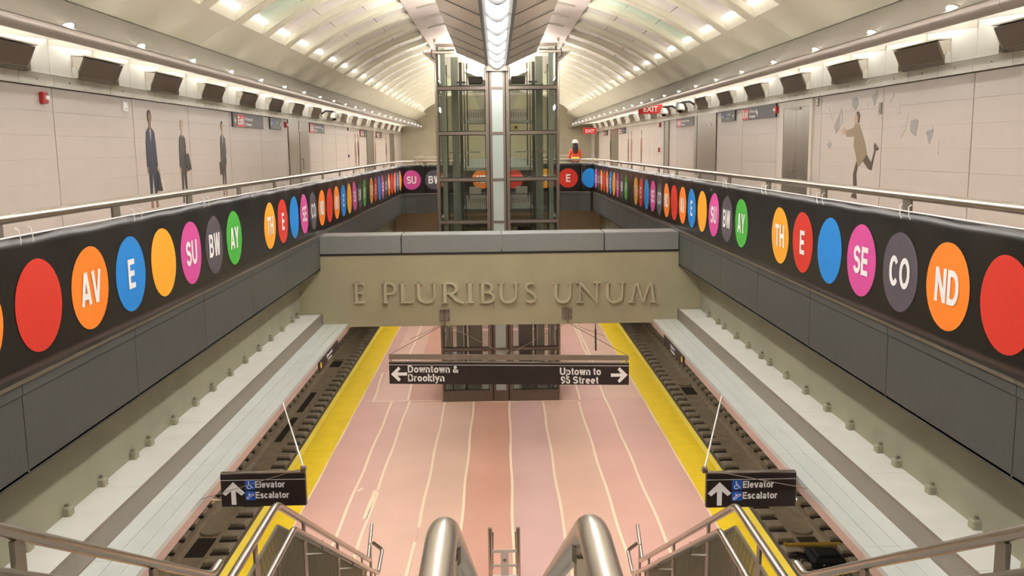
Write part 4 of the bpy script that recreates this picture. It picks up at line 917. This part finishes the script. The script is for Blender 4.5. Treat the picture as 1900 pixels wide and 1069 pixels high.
# ================================================================== GLASS ELEVATOR
EL = thing('glass_elevator', (0, 25.15, 0), 'tall twin-bay glass elevator shaft with bronze frames standing on the platform', 'elevator')
ya, yb, zt = 25.15, 27.9, 9.74; HW = 1.66
for s in (-1, 1):
    for y in (ya, yb):
        MB().box(s * (HW - 0.075), s * HW, y - 0.06, y + 0.06, 0, zt).build('corner_post', 'bronze', EL)
        if y == ya:
            MB().box(s * 0.145, s * 0.205, y - 0.06, y + 0.06, 0, 9.13).build('centre_post', 'bronze', EL); MB().box(s * 0.235, s * 0.31, y - 0.05, y + 0.05, 0, 9.3).build('bay_post', 'bronze', EL)
            MB().box(s * 0.205, s * 0.235, y - 0.02, y + 0.03, 0, 9.13).build('post_gasket', 'gasket', EL)
    MB().tube([(s * (HW - 0.02), ya - 0.08, 0), (s * (HW - 0.02), ya - 0.08, zt + 0.1)], 0.02, 8).build('corner_tube', 'steel', EL)
    MB().cbox(s * (HW - 0.02) - 0.03, s * (HW - 0.02) + 0.03, ya - 0.11, ya - 0.05, zt + 0.08, zt + 0.16, 0.01).build('finial', 'bronze', EL)
    zs = [0.27, 1.49, 2.68, 3.86, 5.04, 6.19, 7.43, 8.62, zt]
    for i, z in enumerate(zs):
        w0 = 0.31 if z < 9.2 else 1.1
        MB().box(s * w0, s * (HW - 0.07), ya - 0.05, ya + 0.05, z - 0.04, z + 0.04).build('transom', 'bronze', EL)
        MB().box(s * (HW - 0.06), s * HW, ya, yb, z - 0.04, z + 0.04).build('side_transom', 'bronze', EL)
        if i:
            z0_, z1_ = zs[i - 1] + 0.04, z - 0.04
            if i < len(zs) - 1 or True:
                x0, x1 = s * 0.32, s * (HW - 0.075); f = MB()
                if i < len(zs) - 1:
                    MB().box(x0, x1, ya - 0.006, ya + 0.006, z0_, z1_).build('glass_pane', 'glass', EL)
                else:
                    MB().prism([(min(x0, x1), z0_), (max(x0, x1), z0_)] + ([(max(x0, x1), z1_), (1.1, z1_), (1.02, 9.50), (0.32, 9.2)] if s > 0 else [(-0.32, 9.2), (-1.02, 9.50), (-1.1, z1_), (min(x0, x1), z1_)]), (0, ya, 0), (1, 0, 0), (0, 0, 1), 0.012).build('glass_pane', 'glass', EL)
                for a, b in ((x0, x0 + s * 0.022), (x1 - s * 0.022, x1)): MB().box(a, b, ya - 0.02, ya + 0.02, z0_, min(z1_, 9.16 if abs(a) < 1 else 99)).build('pane_gasket', 'gasket', EL)
                MB().box(x0, x1, ya - 0.02, ya + 0.02, z0_, z0_ + 0.022).build('pane_gasket', 'gasket', EL)
                if i < len(zs) - 1: MB().box(x0, x1, ya - 0.02, ya + 0.02, z1_ - 0.022, z1_).build('pane_gasket', 'gasket', EL)
                MB().box(s * (HW - 0.035), s * (HW - 0.025), ya + 0.06, yb - 0.06, z0_, z1_).build('side_pane', 'glass', EL)
                MB().box(s * 0.3, s * (HW - 0.08), yb - 0.006, yb + 0.006, z0_, z1_).build('rear_pane', 'glass', EL)
    MB().box(s * 0.3, s * HW, ya - 0.07, ya - 0.05, 0.0, 0.25).build('kick_plate', 'bronze', EL); MB().box(s * (HW - 0.19), s * (HW - 0.185), ya - 0.074, ya - 0.05, 0, 0.25).build('kick_joint', 'gasket', EL)
    # inside: columns, guide rails, slotted aprons, brackets, cables
    MB().box(s * 1.42, s * 1.54, 25.8, 25.95, 0, zt).build('shaft_column', 'shaft', EL); MB().box(s * 1.12, s * 1.33, 27.3, 27.5, 0, zt - 0.1).build('shaft_column', 'shaft', EL)
    MB().box(s * 0.98, s * 1.06, 26.3, 26.5, 0, 9.4).build('guide_rail', 'shaftdark', EL); MB().box(s * 1.38, s * 1.41, 26.0, 26.06, 0, 9.3).build('guide_rail', 'shaftdark', EL)
    MB().tube([(s * 0.92, 26.3, 0.3), (s * 0.92, 26.3, 9.4)], 0.015, 6).build('hoist_rope', 'steel', EL); MB().tube([(s * 0.85, 26.6, 5.6), (s * 0.85, 26.6, 9.4)], 0.02, 6).build('hoist_rope', 'steel', EL)
    for zc_, dp in ((5.52, 0.0), (7.95, 0.0)):
        pl = MB().box(s * 0.32, s * 0.95, 26.6, 26.64, zc_ - 0.15, zc_ + 0.17).build('slotted_apron', 'cream', EL)
        for q in range(8): MB().box(s * (0.40 + 0.065 * q), s * (0.412 + 0.065 * q), 26.592, 26.6, zc_ - 0.06, zc_ + 0.08).build('slot', 'gasket', pl)
        MB().box(s * 0.3, s * 0.98, 26.5, 27.4, zc_ - 0.22, zc_ - 0.15).build('apron_ledge', 'shaft', EL)
    MB().add([(s * 0.3, 26.4, 6.48), (s * 0.98, 26.4, 6.48), (s * 0.98, 27.4, 6.72), (s * 0.3, 27.4, 6.72), (s * 0.3, 26.4, 6.40), (s * 0.98, 26.4, 6.40), (s * 0.98, 27.4, 6.64), (s * 0.3, 27.4, 6.64)],
             [(0, 1, 2, 3), (7, 6, 5, 4), (0, 4, 5, 1), (1, 5, 6, 2), (2, 6, 7, 3), (3, 7, 4, 0)]).build('tilted_shelf', 'shaft', EL)
    MB().box(s * 0.3, s * 1.3, 26.4, 27.2, 8.72, 8.80).build('machine_beam', 'steeld', EL); MB().cbox(min(s * 0.4, s * 0.8), max(s * 0.4, s * 0.8), 26.4, 26.9, 8.82, 9.02, 0.02).build('hoist_motor', 'shaftdark', EL)
    MB().lathe([(0.02, -0.02), (0.13, -0.02), (0.13, 0.02), (0.02, 0.02)], (s * 1.0, 26.3, 8.85)).build('sheave', 'black', EL)
    MB().box(s * 0.32, s * 0.98, 26.5, 27.3, 4.78, 4.86).build('buffer_beam', 'shaftdark', EL); MB().cbox(min(s * 0.42, s * 0.7), max(s * 0.42, s * 0.7), 26.5, 26.7, 4.86, 4.98, 0.02).build('door_operator', 'shaftdark', EL)
    MB().cbox(min(s * 0.5, s * 0.86), max(s * 0.5, s * 0.86), 26.75, 26.9, 5.72, 5.92, 0.01).build('junction_box', 'cream', EL)
    for z in (1.95, 3.4, 6.9): MB().box(s * 0.5, s * 1.5, 26.38, 26.42, z, z + 0.04).build('tie_bar', 'steeld', EL)
    MB().box(s * 0.55, s * 0.95, 27.2, 27.4, 0.1, 4.8).build('door_column', 'shaftdark' if s > 0 else 'steeld', EL)
MB().box(-0.145, 0.145, ya - 0.02, ya + 0.04, 0.27, 9.13).build('centre_panel', 'panelwhite', EL)
for z in (0.27, 1.49, 5.04, 6.19, 7.43, 8.62): MB().box(-0.145, 0.145, ya - 0.045, ya - 0.018, z - 0.03, z + 0.03).build('panel_joint', 'bronze', EL)
MB().box(-0.20, 0.20, ya - 0.066, ya - 0.045, 0.0, 0.25).build('kick_plate', 'bronze', EL)
MB().box(-HW, HW, ya, yb, 0.0, 0.03).build('pit_cover', 'steeld', EL)
cb = MB()
for q in range(4): cb.tube([(0.62 + 0.62 * t_ / 12.0 - 0.25 + 0.03 * q, 25.7 + 0.02 * q, 2.55 - 0.72 * sin(pi * t_ / 12.0) + 0.05 * q) for t_ in range(13)], 0.022, 6)
tag(cb.build('cable_coil', 'shaftdark'), 'loop of dark cable hanging inside the right elevator bay', 'cable')
# round yellow service badge in the right bay
ob = thing('round_badge', (0.5, 26.58, 7.55), 'small round yellow badge with an arrow seen through the right elevator bay', 'sign')
MB().disc((0.52, 26.5, 7.60), (0, -1, 0), 0.085, 0.02, 18).build('disc', 'yellow2', ob); m = MB(); m.disc((0.52, 26.476, 7.60), (0, -1, 0), 0.04, 0.005, 14); m.build('centre', 'sign', ob)
m = MB(); arrow(m, (0.36, 26.49, 7.60), (1, 0, 0), (0, 0, 1), 0.16, 0.01, -90); m.build('arrow', 'white', ob)
# sprinkler pipe arms at the elevator head
for s in (-1, 1):
    o = thing('sprinkler_arm', (s * 1.5, 24.95, 9.5), 'horizontal pipe arm with a fin at the elevator head, %s side' % SIDE[s], 'pipe')
    MB().tube([(s * 1.12, 24.95, 9.53), (s * 1.95, 24.95, 9.54)], 0.03, 8).build('pipe', 'cream', o); MB().tube([(s * 1.12, 24.98, 9.60), (s * 1.7, 24.98, 9.57)], 0.02, 6).build('dark_pipe', 'shaftdark', o)
    MB().prism([(0, 0), (s * 0.36, 0.04), (0, -0.28)], (s * 1.62, 24.99, 9.52), (1, 0, 0), (0, 0, 1), 0.02).build('fin', 'nose', o)
    MB().tube([(s * 1.70, 24.9, 9.62), (s * 1.72, 24.9, 9.44), (s * 1.64, 24.9, 9.36)], 0.018, 6).build('clamp', 'shaftdark', o)

# ================================================================== HANGING SIGNS
HS = thing('hanging_sign', (0.17, YB, 1.7), 'long black hanging sign reading Downtown & Brooklyn and Uptown to 96 Street below the beam', 'sign')
tl = 0.012   # the sign hangs slightly out of level
def sk(x): return -0.021 * (x + 2.54)
P8 = [(-2.54, 1.78), (2.89, 1.78 + sk(2.89)), (2.89, 2.28 + sk(2.89)), (-2.54, 2.28)]
MB().prism(P8, (0, YB, 0), (1, 0, 0), (0, 0, 1), 0.08).build('sign_face', 'sign', HS)
yf = YB - 0.0815
MB().prism([(-2.54, 2.218), (2.89, 2.218 + sk(2.89)), (2.89, 2.228 + sk(2.89)), (-2.54, 2.228)], (0, YB - 0.08, 0), (1, 0, 0), (0, 0, 1), 0.002).build('white_line', 'white', HS)
MB().prism([(-2.54, 2.34), (2.89, 2.34 + sk(2.89)), (2.89, 2.46 + sk(2.89)), (-2.54, 2.46)], (0, YB - 0.01, 0), (1, 0, 0), (0, 0, 1), 0.05).build('support_channel', 'steeld', HS)
MB().prism([(-2.54, 2.28), (2.89, 2.28 + sk(2.89)), (2.89, 2.30 + sk(2.89)), (-2.54, 2.30)], (0, YB, 0), (1, 0, 0), (0, 0, 1), 0.08).build('top_rail', 'steeld', HS)
for x in (-2.50, 0.13, 2.84): MB().box(x - 0.02, x + 0.02, YB - 0.055, YB - 0.03, 2.28 + sk(x), 2.36 + sk(x)).build('strut', 'steel', HS)
ht_ = 0.17
for t, x, z in (('Downtown &', -2.12, 2.035), ('Brooklyn', -2.12, 1.832), ('Uptown to', 1.32, 1.925), ('96 Street', 1.34, 1.722)):
    put_hel(t, (x, yf, z), (1, 0, -0.021), (0, 0, 1), ht_, 'white', HS, sx=1.06)
m = MB(); arrow(m, (-2.32, YB - 0.08, 2.005), (1, 0, 0), (0, 0, 1), 0.36, 0.003, 180); m.build('arrow', 'white', HS)
m = MB(); arrow(m, (2.67, YB - 0.08, 1.90), (1, 0, 0), (0, 0, 1), 0.38, 0.003, 0); m.build('arrow', 'white', HS)
for i, x in enumerate((-1.26, 1.49)):
    MB().cbox(x - 0.115, x + 0.115, YB - 0.025, YB - 0.001, 3.20, 3.48, 0.006).build('beam_bracket', 'steeld', HS)
    MB().box(x - 0.012, x + 0.012, YB - 0.10, YB - 0.02, 3.14, 3.46).build('bracket_web', 'steel', HS); MB().box(x - 0.05, x + 0.05, YB - 0.10, YB - 0.02, 3.44, 3.465).build('bracket_cap', 'steel', HS)
    for a in (-0.085, 0.085):
        for b in (3.24, 3.44): MB().disc((x + a, YB - 0.035, b), (0, -1, 0), 0.018, 0.012, 8).build('bolt', 'steel', HS)
    for ex in ((-2.5, 0.11) if i == 0 else (2.85, 0.15)):
        MB().tube([(x, YB - 0.09, 3.14), (ex, YB - 0.05, 2.46 + sk(ex))], 0.007, 5).build('suspension_wire', 'cable', HS)
    MB().tube([(x, YB - 0.06, 3.14), ((-1 if i == 0 else 1) * 2.3 + 0.15, YB + 0.9, 2.6)], 0.005, 5).build('stay_wire', 'cable', HS)
MB().disc((0.13, YB - 0.06, 2.50), (0, -1, 0), 0.045, 0.02, 12).build('eye_bolt', 'steel', HS)
# platform stanchion behind the beam (dark rod)
o = thing('drop_rod', (2.19, YB + 0.4, 2.4), 'dark vertical rod hanging from the beam above the sign, right end', 'rod')
MB().tube([(2.19, YB + 0.5, 3.09), (2.19, YB + 0.5, 2.85)], 0.012, 6).build('rod', 'steeld', o); MB().tube([(2.19, YB + 0.5, 2.86), (2.2, YB + 0.5, 2.35)], 0.022, 8).build('sleeve', 'bronze', o)
def esc_icon(o, x, z, sz, y):
    f = lambda P: [(x + a * sz, y, z + b * sz) for a, b in P]
    MB().cbox(x, x + sz, y, y + 0.004, z, z + sz, 0.001).build('icon_field', 'blue', o)
    for P in ([(0.12, 0.26), (0.2, 0.16), (0.34, 0.18), (0.66, 0.52), (0.86, 0.54), (0.9, 0.64), (0.82, 0.7), (0.6, 0.68), (0.26, 0.34), (0.14, 0.34), (0.12, 0.26)], [(0.40, 0.46), (0.40, 0.74)], [(0.32, 0.66), (0.40, 0.56), (0.5, 0.66)], [(0.39, 0.80), (0.41, 0.86)]):
        MB().tube(f(P), sz * 0.035, 5).build('icon_line', 'white', o)
def acc_icon(o, x, z, sz, y):
    f = lambda P: [(x + a * sz, y, z + b * sz) for a, b in P]
    MB().cbox(x, x + sz, y, y + 0.004, z, z + sz, 0.001).build('icon_field', 'blue', o)
    for P in ([(0.40, 0.72), (0.42, 0.42), (0.66, 0.42), (0.78, 0.2), (0.86, 0.24)], [(0.41, 0.58), (0.6, 0.58)], [(0.42 - 0.2 * cos(a) - 0.0, 0.34 - 0.24 * sin(a)) for a in [-0.7 + 3.6 * q / 10 for q in range(11)]]):
        MB().tube(f(P), sz * 0.035, 5).build('icon_line', 'white', o)
    MB().disc((x + 0.40 * sz, y - 0.003, z + 0.82 * sz), (0, -1, 0), sz * 0.07, 0.004, 12).build('icon_head', 'white', o)
def side_sign(s, x0, x1, z0, z1, label):
    Ys = 10.35; o = thing('hanging_sign', ((x0 + x1) / 2, Ys, z0), label, 'sign'); h = z1 - z0; L = x1 - x0
    MB().box(x0, x1, Ys, Ys + 0.07, z0, z1).build('sign_face', 'sign', o); MB().box(x0, x1, Ys - 0.002, Ys, z1 - 0.075, z1 - 0.07).build('white_line', 'white', o); MB().box(x0, x1, Ys, Ys + 0.07, z1, z1 + 0.012).build('top_rail', 'steel', o)
    yq = Ys - 0.002
    m = MB(); arrow(m, (x0 + 0.145 * L, Ys, z0 + 0.41 * h), (1, 0, 0), (0, 0, 1), 0.70 * h, 0.003, 90); m.build('arrow', 'white', o)
    put_hel('Elevator', (x0 + 0.405 * L, yq, z0 + 0.575 * h), (1, 0, 0), (0, 0, 1), 0.205 * h, 'white', o, sx=1.0); put_hel('Escalator', (x0 + 0.405 * L, yq, z0 + 0.245 * h), (1, 0, 0), (0, 0, 1), 0.205 * h, 'white', o, sx=1.0)
    acc_icon(o, x0 + 0.285 * L, z0 + 0.52 * h, 0.285 * h, yq - 0.002); esc_icon(o, x0 + 0.285 * L, z0 + 0.19 * h, 0.285 * h, yq - 0.002)
    xi = x1 if s < 0 else x0; xo = x0 if s < 0 else x1
    MB().box(xi - 0.05, xi + 0.01, Ys + 0.0, Ys + 0.07, z1 + 0.012, z1 + 0.07).build('corner_clip', 'steel', o)
    MB().tube([(xi - 0.02, Ys + 0.035, z1 + 0.06), (s * 3.44, 14.0, 3.14)], 0.011, 6).build('stay_rod', 'white', o); MB().tube([(xi - 0.02, Ys - 0.005, z1 + 0.06), (s * 3.46, Ys - 0.35, 3.14)], 0.004, 5).build('stay_wire', 'cable', o)
    MB().tube([(xo, Ys + 0.035, z0 + 0.18 * h), (s * 3.452, Ys + 0.035, z0 + 0.18 * h)], 0.016, 8).build('arm', 'steel', o); MB().disc((s * 3.44, Ys + 0.035, z0 + 0.18 * h), (-s, 0, 0), 0.04, 0.015, 10).build('arm_flange', 'steel', o)
side_sign(-1, -3.33, -2.345, 2.91, 3.305, 'black hanging sign reading Elevator and Escalator over the left track')
side_sign(1, 2.375, 3.435, 2.79, 3.205, 'black hanging sign reading Elevator and Escalator over the right track')
for s in (-1, 1):
    o = thing('face_sign', (s * 3.44, 18.3, 2.99), 'small dark station sign fixed on the %s bulkhead face near the beam' % SIDE[s], 'sign')
    MB().box(s * 3.43, s * 3.449, 16.9, 19.0, 2.90, 3.09).build('sign_panel', 'sign', o); ux = (0, 1, 0) if s < 0 else (0, -1, 0)
    put_text('Downtown' if s < 0 else 'Uptown', (s * 3.4285, 18.0, 3.0), ux, (0, 0, 1), 0.07, 'white', o, sx=1.4); put_text('2 Avenue', (s * 3.4285, 18.0, 2.92), ux, (0, 0, 1), 0.06, 'white', o, sx=1.4)
    MB().disc((s * 3.429, 17.1, 3.0), (-s, 0, 0), 0.06, 0.004, 14).build('route_dot', 'yellow2', o)

# ================================================================== STAIR RAILINGS
def bend(pts, r=0.12, k=5):
    """round the corners of a polyline"""
    P = [Vector(p) for p in pts]; out = [P[0]]
    for i in range(1, len(P) - 1):
        a = (P[i - 1] - P[i]); b = (P[i + 1] - P[i]); ra = min(r, a.length * 0.45, b.length * 0.45); a = P[i] + a.normalized() * ra; b = P[i] + b.normalized() * ra
        for q in range(k + 1): t = q / k; out.append(a * (1 - t) ** 2 + P[i] * 2 * t * (1 - t) + b * t * t)
    out.append(P[-1]); return out
for s, dz, nm in ((-1, 0.035, 'left'), (1, -0.055, 'right')):
    X = s * 2.05; zp = 3.895 + dz; yp = 7.82; ye = 13.1; zd = lambda y: zp - SLP * (y - yp)
    o = thing('stair_railing', (X, 10, zL), 'stainless railing with wire mesh along the %s of the lower stair flight' % nm, 'railing')
    MB().tube(bend([(X, yl + 0.1, zp), (X, yp, zp), (X, ye, zd(ye))]), 0.034, 12).build('top_rail', 'steel', o, True)
    Xi = s * 1.875
    MB().tube(bend([(Xi, yl + 0.2, zp - 0.17), (Xi, 7.68, zp - 0.17), (Xi, 12.75, zp - 0.17 - SLP * (12.75 - 7.68)), (Xi, 13.3, zp - 0.17 - SLP * (12.75 - 7.68) + 0.12), (s * 2.0, 13.2, zp - 0.17 - SLP * (12.75 - 7.68) + 0.28)], 0.06), 0.028, 10).build('inner_handrail', 'steel', o, True)
    MB().tube([(X, yl + 0.1, zp - 0.2), (X, yp, zp - 0.2), (X, ye - 0.3, zd(ye - 0.3) - 0.2)], 0.018, 6).build('mesh_frame', 'steeld', o)
    MB().tube([(X, yl + 0.1, zL + 0.12), (X, yp, zL + 0.12), (X, ye - 0.3, zd(ye - 0.3) - 0.78)], 0.018, 6).build('mesh_frame', 'steeld', o)
    for y in (7.08, 8.85, 10.62, 12.42):
        z = zp if y < yp else zd(y); zb = zL if y < yp else max(0.03, zd(y) - 0.93)
        MB().box(X - 0.012, X + 0.012, y - 0.07, y + 0.07, zb - 0.2, z - 0.2).build('post', 'steeld', o); MB().box(X - 0.01, X + 0.01, y - 0.04, y + 0.04, z - 0.2, z - 0.02).build('post_neck', 'steeld', o)
        for q in (0.32, 0.62): MB().disc((X - s * 0.013, y, z - q), (-s, 0, 0), 0.02, 0.014, 8).build('bolt', 'steel', o)
        MB().tube([(X, y, z - 0.36), (Xi, y + 0.02, z - 0.36), (Xi, y + 0.02, z - 0.22)], 0.013, 6).build('handrail_bracket', 'steeld', o)
    mw = MB(); y = yl + 0.1
    def zz(y): return zp if y < yp else zd(y)
    while y < ye - 0.3:
        mw.tube([(X, y, zz(y) - 0.2), (X, y, zz(y) - 0.78)], 0.004, 3, False); y += 0.028
    y = yl - 0.1
    while y < ye - 0.5:
        e = y + 0.32; mw.tube([(X - s * 0.006, y, zz(y) - 0.2), (X - s * 0.006, e, zz(e) - 0.78)], 0.004, 3, False); y += 0.11
    mw.build('wire_mesh', 'wire', o)['kind'] = 'stuff'
    # end post and loop
    MB().box(X - 0.012, X + 0.012, 13.18, 13.30, 0.0, 1.12 + dz).build('end_post', 'steeld', o); MB().tube([(X, 13.0, zd(13.0)), (X, 13.5, 1.30 + dz)], 0.026, 10).build('end_tube', 'steel', o, True)
    for q in (0.55, 0.85): MB().disc((X - s * 0.013, 13.24, q), (-s, 0, 0), 0.018, 0.012, 8).build('bolt', 'steel', o)
    # upper flight outer rail
    o = thing('stair_railing', (X, 3.5, zL), 'stainless handrail of the upper stair flight at the lower %s corner of the view' % nm, 'railing')
    z0 = 5.53 + dz; zu = lambda y: z0 - SLP * (y - 3.5)
    MB().tube(bend([(X, 1.0, zu(1.85)), (X, 1.85, zu(1.85)), (X, yl - 0.1, zu(yl - 0.1)), (X, yl + 0.1, zu(yl - 0.1))]), 0.030, 12).build('top_rail', 'steel', o, True)
    MB().tube([(X, 1.9, zu(1.9) - 0.18), (X, yl - 0.1, zu(yl - 0.1) - 0.18)], 0.020, 8).build('mid_rail', 'steeld', o, True)
    for y in (2.2, 3.62, 5.0): MB().box(X - 0.012, X + 0.012, y - 0.04, y + 0.04, zu(y) - 0.95, zu(y) - 0.02).build('post', 'steeld', o)
# central pair of handrails
for x, nm in ((-0.178, 'left'), (0.136, 'right')):
    o = thing('centre_handrail', (x, 1.8, zL), 'thick polished handrail tube bending down the stairs, %s of the central pair' % nm, 'railing')
    zt_ = 6.25; yq = 1.84
    MB().tube(bend([(x, 0.35, zt_), (x, yq, zt_), (x, yl - 0.2, zt_ - SLP * (yl - 0.2 - yq))], 0.10, 8), 0.033, 20).build('tube', 'steel', o, True)
    MB().box(x - 0.02, x + 0.02, 1.98, 2.06, ZF - 0.3, zt_ - SLP * 0.16 - 0.05).build('post', 'steeld', o)
    MB().tube([(x, 2.02, zt_ - SLP * 0.18 - 0.06), (x, 2.02, zt_ - SLP * 0.18 - 0.02)], 0.028, 12).build('collar', 'steeld', o, True)
    MB().tube([(x, 2.1, zt_ - 0.30), (x, yl - 0.3, zt_ - 0.15 - SLP * (yl - 0.3 - yq))], 0.015, 8).build('lower_rail', 'steeld', o, True)
o = thing('newel_pair', (0, 14.0, 0), 'pair of upright steel tubes with a bolted plate at the foot of the stairs', 'railing')
for x in (-0.24, 0.21):
    MB().tube([(x, 14.0, 0.0), (x, 14.0, 1.0), (x, 14.0, 1.015)], 0.036, 14).build('upright', 'steel', o, True); MB().tube([(x * 0.9, 14.15, 0.25), (x * 0.85, 14.2, 0.86)], 0.02, 8).build('inner_tube', 'steeld', o, True)
MB().box(-0.075, 0.055, 13.97, 13.99, 0.0, 0.64).build('plate', 'cream', o); MB().box(-0.22, 0.19, 13.98, 14.0, 0.60, 0.65).build('cross_bar', 'cream', o); MB().box(-0.22, 0.19, 13.98, 14.0, 0.36, 0.40).build('cross_bar', 'cream', o); MB().box(-0.22, 0.19, 13.93, 14.0, 0.19, 0.22).build('cross_bar', 'cream', o)
MB().disc((-0.01, 13.965, 0.48), (0, -1, 0), 0.03, 0.012, 12).build('bolt', 'steel', o)

# ================================================================== TRACK EQUIPMENT (right track)
o = thing('equipment_case', (6.32, 17.1, -1.25), 'black equipment case with loose cables lying on the right track bed', 'case')
MB().cbox(5.98, 6.66, 16.75, 17.35, -1.2, -0.95, 0.06).build('case', 'black', o); MB().cbox(6.1, 6.55, 16.85, 17.25, -0.96, -0.90, 0.03).build('lid', 'black', o)
for q in range(7):
    a = q * 0.9; MB().tube([(5.98, 16.9 + 0.06 * q, -1.05), (5.82 - 0.03 * (q % 3), 16.85 + 0.07 * q + 0.05 * sin(a), -1.0 + 0.02 * (q % 2)), (5.72 + 0.04 * sin(a), 16.75 + 0.1 * q, -1.08), (5.8, 16.6 + 0.08 * q, -1.10)], 0.014, 5).build('loose_cable', 'black', o, True)
for q in range(4): MB().tube([(6.3 + 0.1 * q, 16.75, -1.05), (6.2 + 0.12 * q, 16.55, -1.08), (6.3 + 0.1 * q, 16.35, -1.10)], 0.012, 5).build('loose_cable', 'black', o, True)
MB().disc((6.2, 16.74, -1.05), (0, -1, 0), 0.025, 0.01, 8).build('port', 'steel', o)
o = thing('yellow_bar', (6.3, 17.72, -1.1), 'yellow metal bar lying across the right track drain', 'bar')
MB().cbox(5.74, 6.9, 17.66, 17.78, -1.10, -1.04, 0.012).build('bar', 'yellowdark', o); MB().cbox(5.72, 5.78, 17.65, 17.79, -1.105, -1.03, 0.01).build('end_cap', 'yellowdark', o)

# ================================================================== PERSON beyond the far railing
def person(loc, label):
    o = thing('person', loc, label, 'person')
    J = {'p': (0, 0, 0.95), 's1': (0, 0.02, 1.15), 's2': (0, 0.0, 1.36), 'n': (0, -0.01, 1.48), 'h1': (0, -0.02, 1.56), 'h2': (0, -0.03, 1.68),
         'la': (-0.18, 0, 1.38), 'lb': (-0.25, -0.02, 1.1), 'lc': (-0.19, -0.2, 0.98), 'ld': (-0.13, -0.3, 0.99), 'ra': (0.18, 0, 1.38), 'rb': (0.25, -0.02, 1.1), 'rc': (0.19, -0.2, 0.98), 'rd': (0.13, -0.3, 0.99),
         'll': (-0.1, 0, 0.9), 'lk': (-0.11, -0.02, 0.5), 'lf': (-0.11, 0.02, 0.08), 'lt': (-0.12, -0.14, 0.05), 'rl': (0.1, 0, 0.9), 'rk': (0.11, -0.02, 0.5), 'rf': (0.11, 0.02, 0.08), 'rt': (0.12, -0.14, 0.05)}
    Rr = {'p': 0.15, 's1': 0.15, 's2': 0.16, 'n': 0.06, 'h1': 0.085, 'h2': 0.09, 'la': 0.075, 'lb': 0.055, 'lc': 0.042, 'ld': 0.035, 'ra': 0.075, 'rb': 0.055, 'rc': 0.042, 'rd': 0.035, 'll': 0.10, 'lk': 0.07, 'lf': 0.05, 'lt': 0.04, 'rl': 0.10, 'rk': 0.07, 'rf': 0.05, 'rt': 0.04}
    Ed = 'p-s1 s1-s2 s2-n n-h1 h1-h2 s2-la la-lb lb-lc lc-ld s2-ra ra-rb rb-rc rc-rd p-ll ll-lk lk-lf lf-lt p-rl rl-rk rk-rf rf-rt'.split()
    ks = list(J); me = bpy.data.meshes.new('body'); me.from_pydata([J[k] for k in ks], [tuple(ks.index(q) for q in e.split('-')) for e in Ed], [])
    b = bpy.data.objects.new('body', me); COL.objects.link(b); b.modifiers.new('skin', 'SKIN'); b.modifiers.new('sub', 'SUBSURF').levels = 1
    for i, k in enumerate(ks): v = me.skin_vertices[0].data[i]; v.radius = (Rr[k], Rr[k] * (0.75 if k in ('p', 's1', 's2') else 1)); v.use_root = (k == 'p')
    dg = bpy.context.evaluated_depsgraph_get(); dg.update(); m2 = bpy.data.meshes.new_from_object(b.evaluated_get(dg)); bpy.data.objects.remove(b)
    m2.materials.clear()
    for k in ('vest', 'trousers', 'skin', 'black'): m2.materials.append(M[k])
    for p in m2.polygons:
        c = p.center; p.use_smooth = True
        p.material_index = 3 if c.z < 0.12 else 2 if c.z > 1.47 or c.y < -0.22 else 0 if c.z > 0.93 or abs(c.x) > 0.2 else 1
    place('body', m2, o, (0, 0, 0))
    hb = MB(); hb.lathe([(0.05, 1.22), (0.12, 1.26), (0.135, 1.4), (0.125, 1.55), (0.112, 1.66), (0.08, 1.74)], (0, 0.035, 0), 14); place('hair', hb.mesh('hair', M['hair'], True), o, (0, 0.0, 0))
    hh = MB(); hh.lathe([(0.165, 1.70), (0.17, 1.715), (0.13, 1.72), (0.12, 1.78), (0.085, 1.835), (0.03, 1.855)], (0, -0.01, 0), 16); place('hard_hat', hh.mesh('hard_hat', M['hat'], True), o, (0, 0, 0))
    vb = MB(); vb.box(-0.17, 0.17, 0.135, 0.142, 1.02, 1.10); place('reflective_band', vb.mesh('reflective_band', M['yellow2']), o, (0, 0, 0))
    # face towards the rail
    fc = MB(); fc.disc((-0.03, -0.125, 1.645), (0, -1, 0), 0.012, 0.01, 8); fc.disc((0.03, -0.125, 1.645), (0, -1, 0), 0.012, 0.01, 8); place('eyes', fc.mesh('eyes', M['black']), o, (0, 0, 0))
    o.rotation_euler = (0, 0, pi)
    return o
person((3.43, 40.9, ZF), 'person in orange jacket and white hard hat beyond the far railing')
